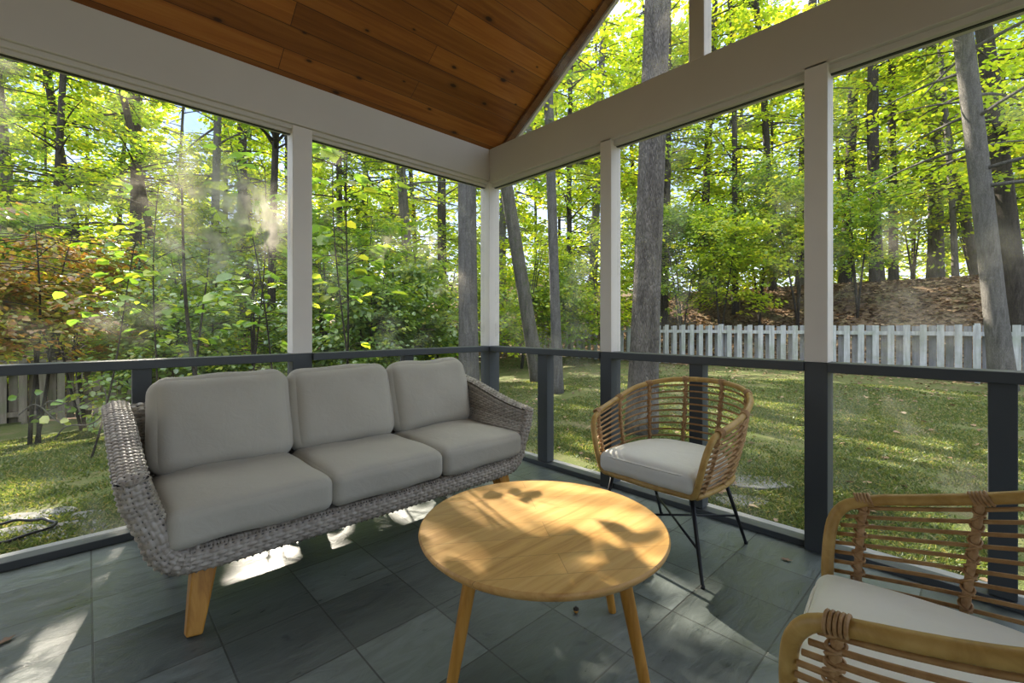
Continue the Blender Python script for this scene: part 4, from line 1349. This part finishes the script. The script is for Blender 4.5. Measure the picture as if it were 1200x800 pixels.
# understorey shrubs
def shrub(px, d, H, label, leaf='leaf_deep', size=0.09, br=26, blen=(0.5, 1.3), seed=0, frac=0.62, group=None, zr=None, k=9, spr=6, slen=0.42, tones=(0, 1), stems=3, tilt=0.4, name='shrub', bark='bark_dark'):
    g = np.random.default_rng(seed + 5000)
    x, y = at(px, d)
    z0 = gzf(x, y)
    root = thing(name, label, 'shrub', (x, y, z0), 0, group)
    m = MB(); Cs, Ds = [], []
    zr = zr or (0.15 * H, H)
    st = []
    H = max(H, zr[1])
    for s_ in range(stems):
        a = g.uniform(0, 6.28); sp = g.uniform(0.1, 0.35) * H * 0.6
        pts = [np.array([math.cos(a) * sp * t ** 1.3 + 0.05 * math.sin(5 * t + a), math.sin(a) * sp * t ** 1.3, -0.05 + H * t]) for t in np.linspace(0, 1, 8)]
        m.tube(pts, np.linspace(0.012 + 0.006 * H, 0.006, 8), 6)
        st.append(np.array(pts))
    for b in range(br):
        S_ = st[g.integers(len(st))]
        h = g.uniform(zr[0], zr[1])
        base = np.array([np.interp(h, S_[:, 2], S_[:, q]) for q in range(3)])
        az = g.uniform(0, 6.28); L = g.uniform(*blen)
        dd = np.array([math.cos(az), math.sin(az), g.uniform(-0.1, 0.4)])
        bp = [base + dd * L * t + np.array([0, 0, -0.25 * L * t * t]) for t in np.linspace(0, 1, 5)]
        m.tube(bp, np.linspace(0.008, 0.003, 5), 4)
        for q in range(spr):
            t = min(0.999, 0.2 + 0.8 * (q + g.random()) / spr)
            i = int(t * 4); f = t * 4 - i
            c = bp[i] * (1 - f) + bp[i + 1] * f + g.normal(0, 0.10 * L, 3)
            a2 = az + g.normal(0, 0.9)
            Cs.append(c); Ds.append((math.cos(a2), math.sin(a2), g.uniform(-0.35, 0.15)))
    m.build('stems', M[bark], root, True)
    C = np.array(Cs) + np.array([x, y, z0])
    L = sprays_to_leaves(C, np.array(Ds), k, slen, size, tilt, *tones)
    foliage('foliage', L, M[leaf], root, (x, y, z0), frac)
    return root
sh = [(-40, 6.0, 3.2, 'leaf_copper'), (40, 7.0, 3.4, 'leaf_copper'), (95, 8.4, 3.0, 'leaf_copper'), (10, 9.5, 4.6, 'leaf_green'), (140, 9.0, 3.4, 'leaf_deep'), (190, 7.4, 2.6, 'leaf_deep'), (235, 9.0, 3.6, 'leaf_deep'),
      (290, 7.6, 2.5, 'leaf_deep'), (330, 9.4, 3.8, 'leaf_green'), (385, 8.6, 3.0, 'leaf_deep'), (430, 8.2, 2.5, 'leaf_deep'), (470, 9.6, 2.9, 'leaf_deep'), (505, 10.6, 3.4, 'leaf_green'), (415, 11.0, 4.4, 'leaf_green'),
      (270, 11.5, 4.6, 'leaf_bright'), (170, 11.8, 4.8, 'leaf_bright'), (70, 11.5, 5.2, 'leaf_bright'), (-20, 11.8, 5.2, 'leaf_bright'), (350, 12, 5, 'leaf_green')]
words = ['copper-leaved shrub at the left frame edge', 'copper and green shrub over the left rail', 'copper-tinged shrub right of the copper one', 'tall green bush behind the copper shrubs at the left edge', 'dense dark green shrub left of the sunny dusty screen',
         'low dark green shrub above the left back cushion', 'dark green shrub behind the sunny patch of screen', 'low dark green shrub above the gap of left cushions', 'green bush behind the sofa post', 'dark green shrub right of the sofa post',
         'low glossy shrub above the middle back cushion', 'glossy shrub above the right back cushion', 'green bush left of the stout corner trunk', 'tall green bush in the middle of the corner bay', 'tall bright bush above the middle of the sofa bay',
         'tall bright bush in the left half of the sofa bay', 'tall bright bush near the left of the sofa bay', 'tall bright bush at the very left of the bay', 'tall green bush just left of the sofa post']
for i, ((px, d, H, lf), lb) in enumerate(zip(sh, words)):
    tall = H > 4.2
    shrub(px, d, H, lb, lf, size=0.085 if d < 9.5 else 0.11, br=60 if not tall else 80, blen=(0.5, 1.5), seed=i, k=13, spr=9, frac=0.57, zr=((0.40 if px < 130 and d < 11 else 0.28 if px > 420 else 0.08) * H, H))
# leafy understorey along the right fence and hill
sh2 = [(612, 15.5, 4.5), (655, 16, 3.8), (705, 15.5, 4.6), (800, 17, 4.2), (845, 15.8, 3.6), (890, 16.6, 4.6), (935, 15.4, 4.0), (1005, 14.8, 3.6), (1070, 20, 4.5), (1140, 21, 4.0), (1215, 15, 4.5), (760, 18, 5.0), (575, 17, 4.5), (530, 15.5, 4.0)]
words = ['bushy growth behind the fence corner', 'bushy growth behind the slender grey trunk', 'leafy bush behind the fence left of the oak', 'leafy bush behind the fence right of the oak', 'low leafy bush behind the middle of the fence', 'leafy bush behind the fence in the oak bay',
         'yellowing bush behind the fence left of the near post', 'yellowing branchy bush over the fence right of the near post', 'bright bush on the crest of the hill', 'bright bush on the hill left of the pale trunk', 'leafy bush at the right frame edge', 'leafy bush directly behind the oak', 'leafy growth behind the corner post', 'leafy growth behind the brown fence near the corner']
for i, ((px, d, H), lb) in enumerate(zip(sh2, words)):
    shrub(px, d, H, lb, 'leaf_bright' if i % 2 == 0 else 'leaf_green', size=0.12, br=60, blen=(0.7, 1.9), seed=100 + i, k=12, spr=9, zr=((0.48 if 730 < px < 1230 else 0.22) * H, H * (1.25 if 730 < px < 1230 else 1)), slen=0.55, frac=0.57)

# saplings close to the screen, with large leaves that throw leaf-shaped shadows
def sapling(x, y, H, label, nl, size, lean=(0, 0), seed=0, zr=(0.3, 1.0), r=0.011, leafy=0.28, name='sapling'):
    g = np.random.default_rng(seed + 9000)
    z0 = gzf(x, y)
    root = thing(name, label, 'sapling', (x, y, z0))
    m = MB()
    P = [np.array([lean[0] * t + 0.05 * math.sin(4 * t + seed), lean[1] * t + 0.05 * math.cos(5 * t + seed), -0.05 + H * t]) for t in np.linspace(0, 1, 12)]
    m.tube(catmull(P, 2), np.linspace(r, r * 0.35, 23), 7)
    Pz = np.array(P)
    C, A, N = [], [], []
    for i in range(nl):
        h = H * g.uniform(*zr)
        b = np.array([np.interp(h, Pz[:, 2], Pz[:, q]) for q in range(3)])
        az = g.uniform(0, 6.28); L = g.uniform(0.1, leafy * 2)
        e = b + np.array([math.cos(az), math.sin(az), g.uniform(0.0, 0.5)]) * L
        m.tube([b, (b + e) / 2 + np.array([0, 0, 0.02]), e], [0.004, 0.003, 0.002], 4)
        for q in range(3):
            a2 = az + g.uniform(-1.2, 1.2)
            C.append(b + (e - b) * g.uniform(0.6, 1.0)); A.append((math.cos(a2), math.sin(a2), g.uniform(-0.6, 0.1)))
            N.append((g.normal(0, 0.35), g.normal(0, 0.35), 1))
    m.build('stem', M['bark_dark'], root, True)
    n = len(C)
    C = np.array(C) + np.array([x, y, z0])
    keep = ~((C[:, 0] < WX + 0.3) & (C[:, 1] < WY + 0.28))
    C = C[keep]; A = unit(np.array(A))[keep]; N = unit(np.array(N))[keep]; n = len(C)
    V = leaf_verts(C - np.array([x, y, z0]), A, N, size * g.uniform(0.6, 1.2, n))
    mesh_np('leaves', V, leaf_faces(n), M['leaf_big'], root, False, np.repeat(g.random(n), 2))
    return root
x, y = at(390, 3.62); sapling(x, y, 2.9, 'dark-stemmed sapling with large leaves just right of the sofa post', 34, 0.15, (0.22, 0.05), 1, (0.5, 0.95), leafy=0.24)
x, y = at(410, 4.6); sapling(x, y, 3.2, 'thinner large-leaved sapling in the corner bay', 18, 0.15, (-0.1, 0.1), 2, (0.3, 1.0))
x, y = at(243, 5.2); sapling(x, y, 3.0, 'dark forked sapling above the left back cushion', 20, 0.13, (-0.25, 0.2), 3, (0.35, 1.0), r=0.03)
x, y = at(232, 5.4); sapling(x, y, 2.6, 'thin dark sapling beside the forked one', 14, 0.12, (0.1, 0.2), 4, (0.4, 1.0), r=0.018)
x, y = at(297, 4.6); sapling(x, y, 3.0, 'thin sapling with yellow-green leaves left of the sofa post', 36, 0.15, (0.1, 0.1), 5, (0.35, 1.0))
x, y = at(330, 4.8); sapling(x, y, 3.3, 'thin leaning sapling close to the sofa post', 16, 0.13, (-0.45, 0.1), 6, (0.3, 1.0))
x, y = at(100, 4.6); sapling(x, y, 2.6, 'thin slanting sapling in the left of the sofa bay', 18, 0.13, (0.5, 0.3), 7, (0.45, 1.0))

x, y = at(178, 4.9); sapling(x, y, 3.0, 'leafy sapling in the middle of the left half of the sofa bay', 34, 0.12, (0.1, 0.1), 8, (0.35, 1.0))
# young vine trailing behind the lower left screen
def vine():
    x, y = at(70, 5.4)
    z0 = gzf(x, y)
    root = thing('vine', 'young vine trailing over the grass under the left rail', 'vine', (x, y, z0))
    m = MB()
    def pp(px, py, d=5.4):
        q = at(px, d); return np.array([q[0] - x, q[1] - y, 1.1 - (py - 382) / 525 * d - z0])
    m.tube(catmull([pp(22, 486), pp(38, 474), pp(50, 478), pp(60, 488), pp(72, 496), pp(80, 500)], 5), 0.007, 5)
    m.tube(catmull([pp(64, 515), pp(74, 502), pp(85, 498), pp(105, 497), pp(118, 488), pp(125, 470), pp(122, 455)], 5), 0.008, 5)
    m.tube(catmull([pp(52, 474), pp(58, 470), pp(70, 471), pp(80, 474)], 5), 0.006, 5)
    m.build('stem', M['bark_moss'], root, True)
    C = np.array([pp(50, 487), pp(46, 492), pp(70, 493), pp(75, 496), pp(20, 464), pp(40, 460), pp(60, 472)])
    A = unit(np.array([(0.3, -0.5, -0.6), (0.5, -0.3, -0.2), (0.6, -0.4, 0), (0.5, 0.2, -0.3), (-0.6, 0.3, -0.3), (0.6, -0.5, 0.1), (0.6, -0.6, 0.0)]))
    N = unit(np.array([(0, -0.8, 0.5)] * 7) + rng.normal(0, 0.2, (7, 3)))
    V = leaf_verts(C, A, N, np.array([0.12, 0.1, 0.1, 0.08, 0.1, 0.1, 0.15]))
    mesh_np('leaves', V, leaf_faces(7), M['leaf_big'], root, False, np.repeat([0.95, 0.9, 0.95, 0.85, 0.4, 0.3, 0.5], 2))
vine()

# flagstones in the grass
def flagstone(px, py, w_, d_, label, seed, gzz=-0.12):
    g = np.random.default_rng(seed + 70)
    d = 525 * (1.1 - gzz) / (py - 382)
    x, y = at(px, d)
    n = 11
    poly = []
    for i in range(n):
        a = 6.283 * i / n
        r = 1 + g.uniform(-0.18, 0.12)
        poly.append((math.cos(a) * w_ / 2 * r, math.sin(a) * d_ / 2 * r))
    o = MB().prism(poly, -0.05, 0.014).build('flagstone', M['stone'], bevel=0.008)
    o.location = (x, y, gzf(x, y)); o.rotation_euler = (g.normal(0, 0.03), g.normal(0, 0.03), R(YAW - 90) + g.normal(0, 0.2))
    tag(o, label, 'stone')
    return o
flagstone(70, 622, 0.50, 0.30, 'large grey flagstone in the grass beyond the left sofa arm', 1)
flagstone(35, 600, 0.34, 0.16, 'oval grey flagstone behind the large one', 2)
flagstone(70, 593, 0.28, 0.14, 'small grey flagstone at the back of the left group', 3)
flagstone(105, 600, 0.24, 0.13, 'grey flagstone nearest to the sofa arm', 4)
flagstone(890, 566, 0.6, 0.34, 'wide pale flagstone in the lawn between the two rattan chairs', 5)
flagstone(868, 588, 0.36, 0.22, 'small flagstone in front of the wide pale one', 6)
o = flagstone(12, 626, 0.34, 0.30, 'round grey stone ringed by a black hose at the left edge', 7)
hx, hy, hz = o.location
g7 = [(math.cos(a) * 0.19 * (1 + 0.1 * math.sin(3 * a)), math.sin(a) * 0.165 * (1 + 0.08 * math.cos(2 * a))) for a in np.linspace(0, 6.283, 24)[:-1]]
ho = MB().tube(catmull([(x_, y_, 0.036 + 0.006 * math.sin(5 * x_ * 9)) for x_, y_ in g7], 3, closed=True), 0.009, 8, closed=True).build('hose', M['black'], None, True)
ho.location = (hx, hy, hz + 0.0); ho.rotation_euler = (0, 0, R(YAW - 90))
tag(ho, 'thin black hose looped round the stone at the left edge', 'hose')

# dry leaves blown onto the slate
def dry_leaf(px, py, s_, label, seed):
    g = np.random.default_rng(seed)
    d = 525 * 1.1 / (py - 382)
    x, y = at(px, d)
    bm = bmesh.new()
    pts = [(0, 0), (0.3, 0.26), (0.42, 0.17), (0.62, 0.33), (0.72, 0.14), (1, 0), (0.72, -0.14), (0.60, -0.30), (0.42, -0.17), (0.28, -0.24)]
    vs = [bm.verts.new(((px_ - 0.5) * s_, py_ * s_, 0.004 + s_ * 0.30 * (abs(py_) ** 1.5) + s_ * 0.12 * (px_ - 0.5) ** 2)) for px_, py_ in pts]
    mid = [bm.verts.new(((t - 0.5) * s_, 0, 0.003)) for t in (0.36, 0.66)]
    for a, b, c in ((0, 1, 'm0'), (1, 2, 'm0'), (2, 'm1', 'm0'), (2, 3, 'm1'), (3, 4, 'm1'), (4, 5, 'm1'), (5, 6, 'm1'), (6, 7, 'm1'), (7, 8, 'm1'), (8, 'm0', 'm1'), (8, 9, 'm0'), (9, 0, 'm0')):
        f = [vs[k] if isinstance(k, int) else mid[int(k[1])] for k in (a, b, c)]
        bm.faces.new(f)
    me = bpy.data.meshes.new('dry_leaf'); bm.to_mesh(me); bm.free()
    at_ = me.attributes.new('tone', 'FLOAT', 'FACE'); at_.data.foreach_set('value', np.full(len(me.polygons), 0.55, np.float32))
    me.materials.append(M['leaf_litter'])
    o = bpy.data.objects.new('dry_leaf', me); COL.objects.link(o)
    sm = o.modifiers.new('thick', 'SOLIDIFY'); sm.thickness = 0.0012
    o.location = (x, y, 0.001); o.rotation_euler = (0, 0, g.uniform(0, 6.28))
    tag(o, label, 'leaf')
dry_leaf(6, 752, 0.055, 'curled dry leaf on the slate at the left edge', 3)
dry_leaf(922, 657, 0.05, 'small dry leaf on the slate beside the front chair cushion', 5)
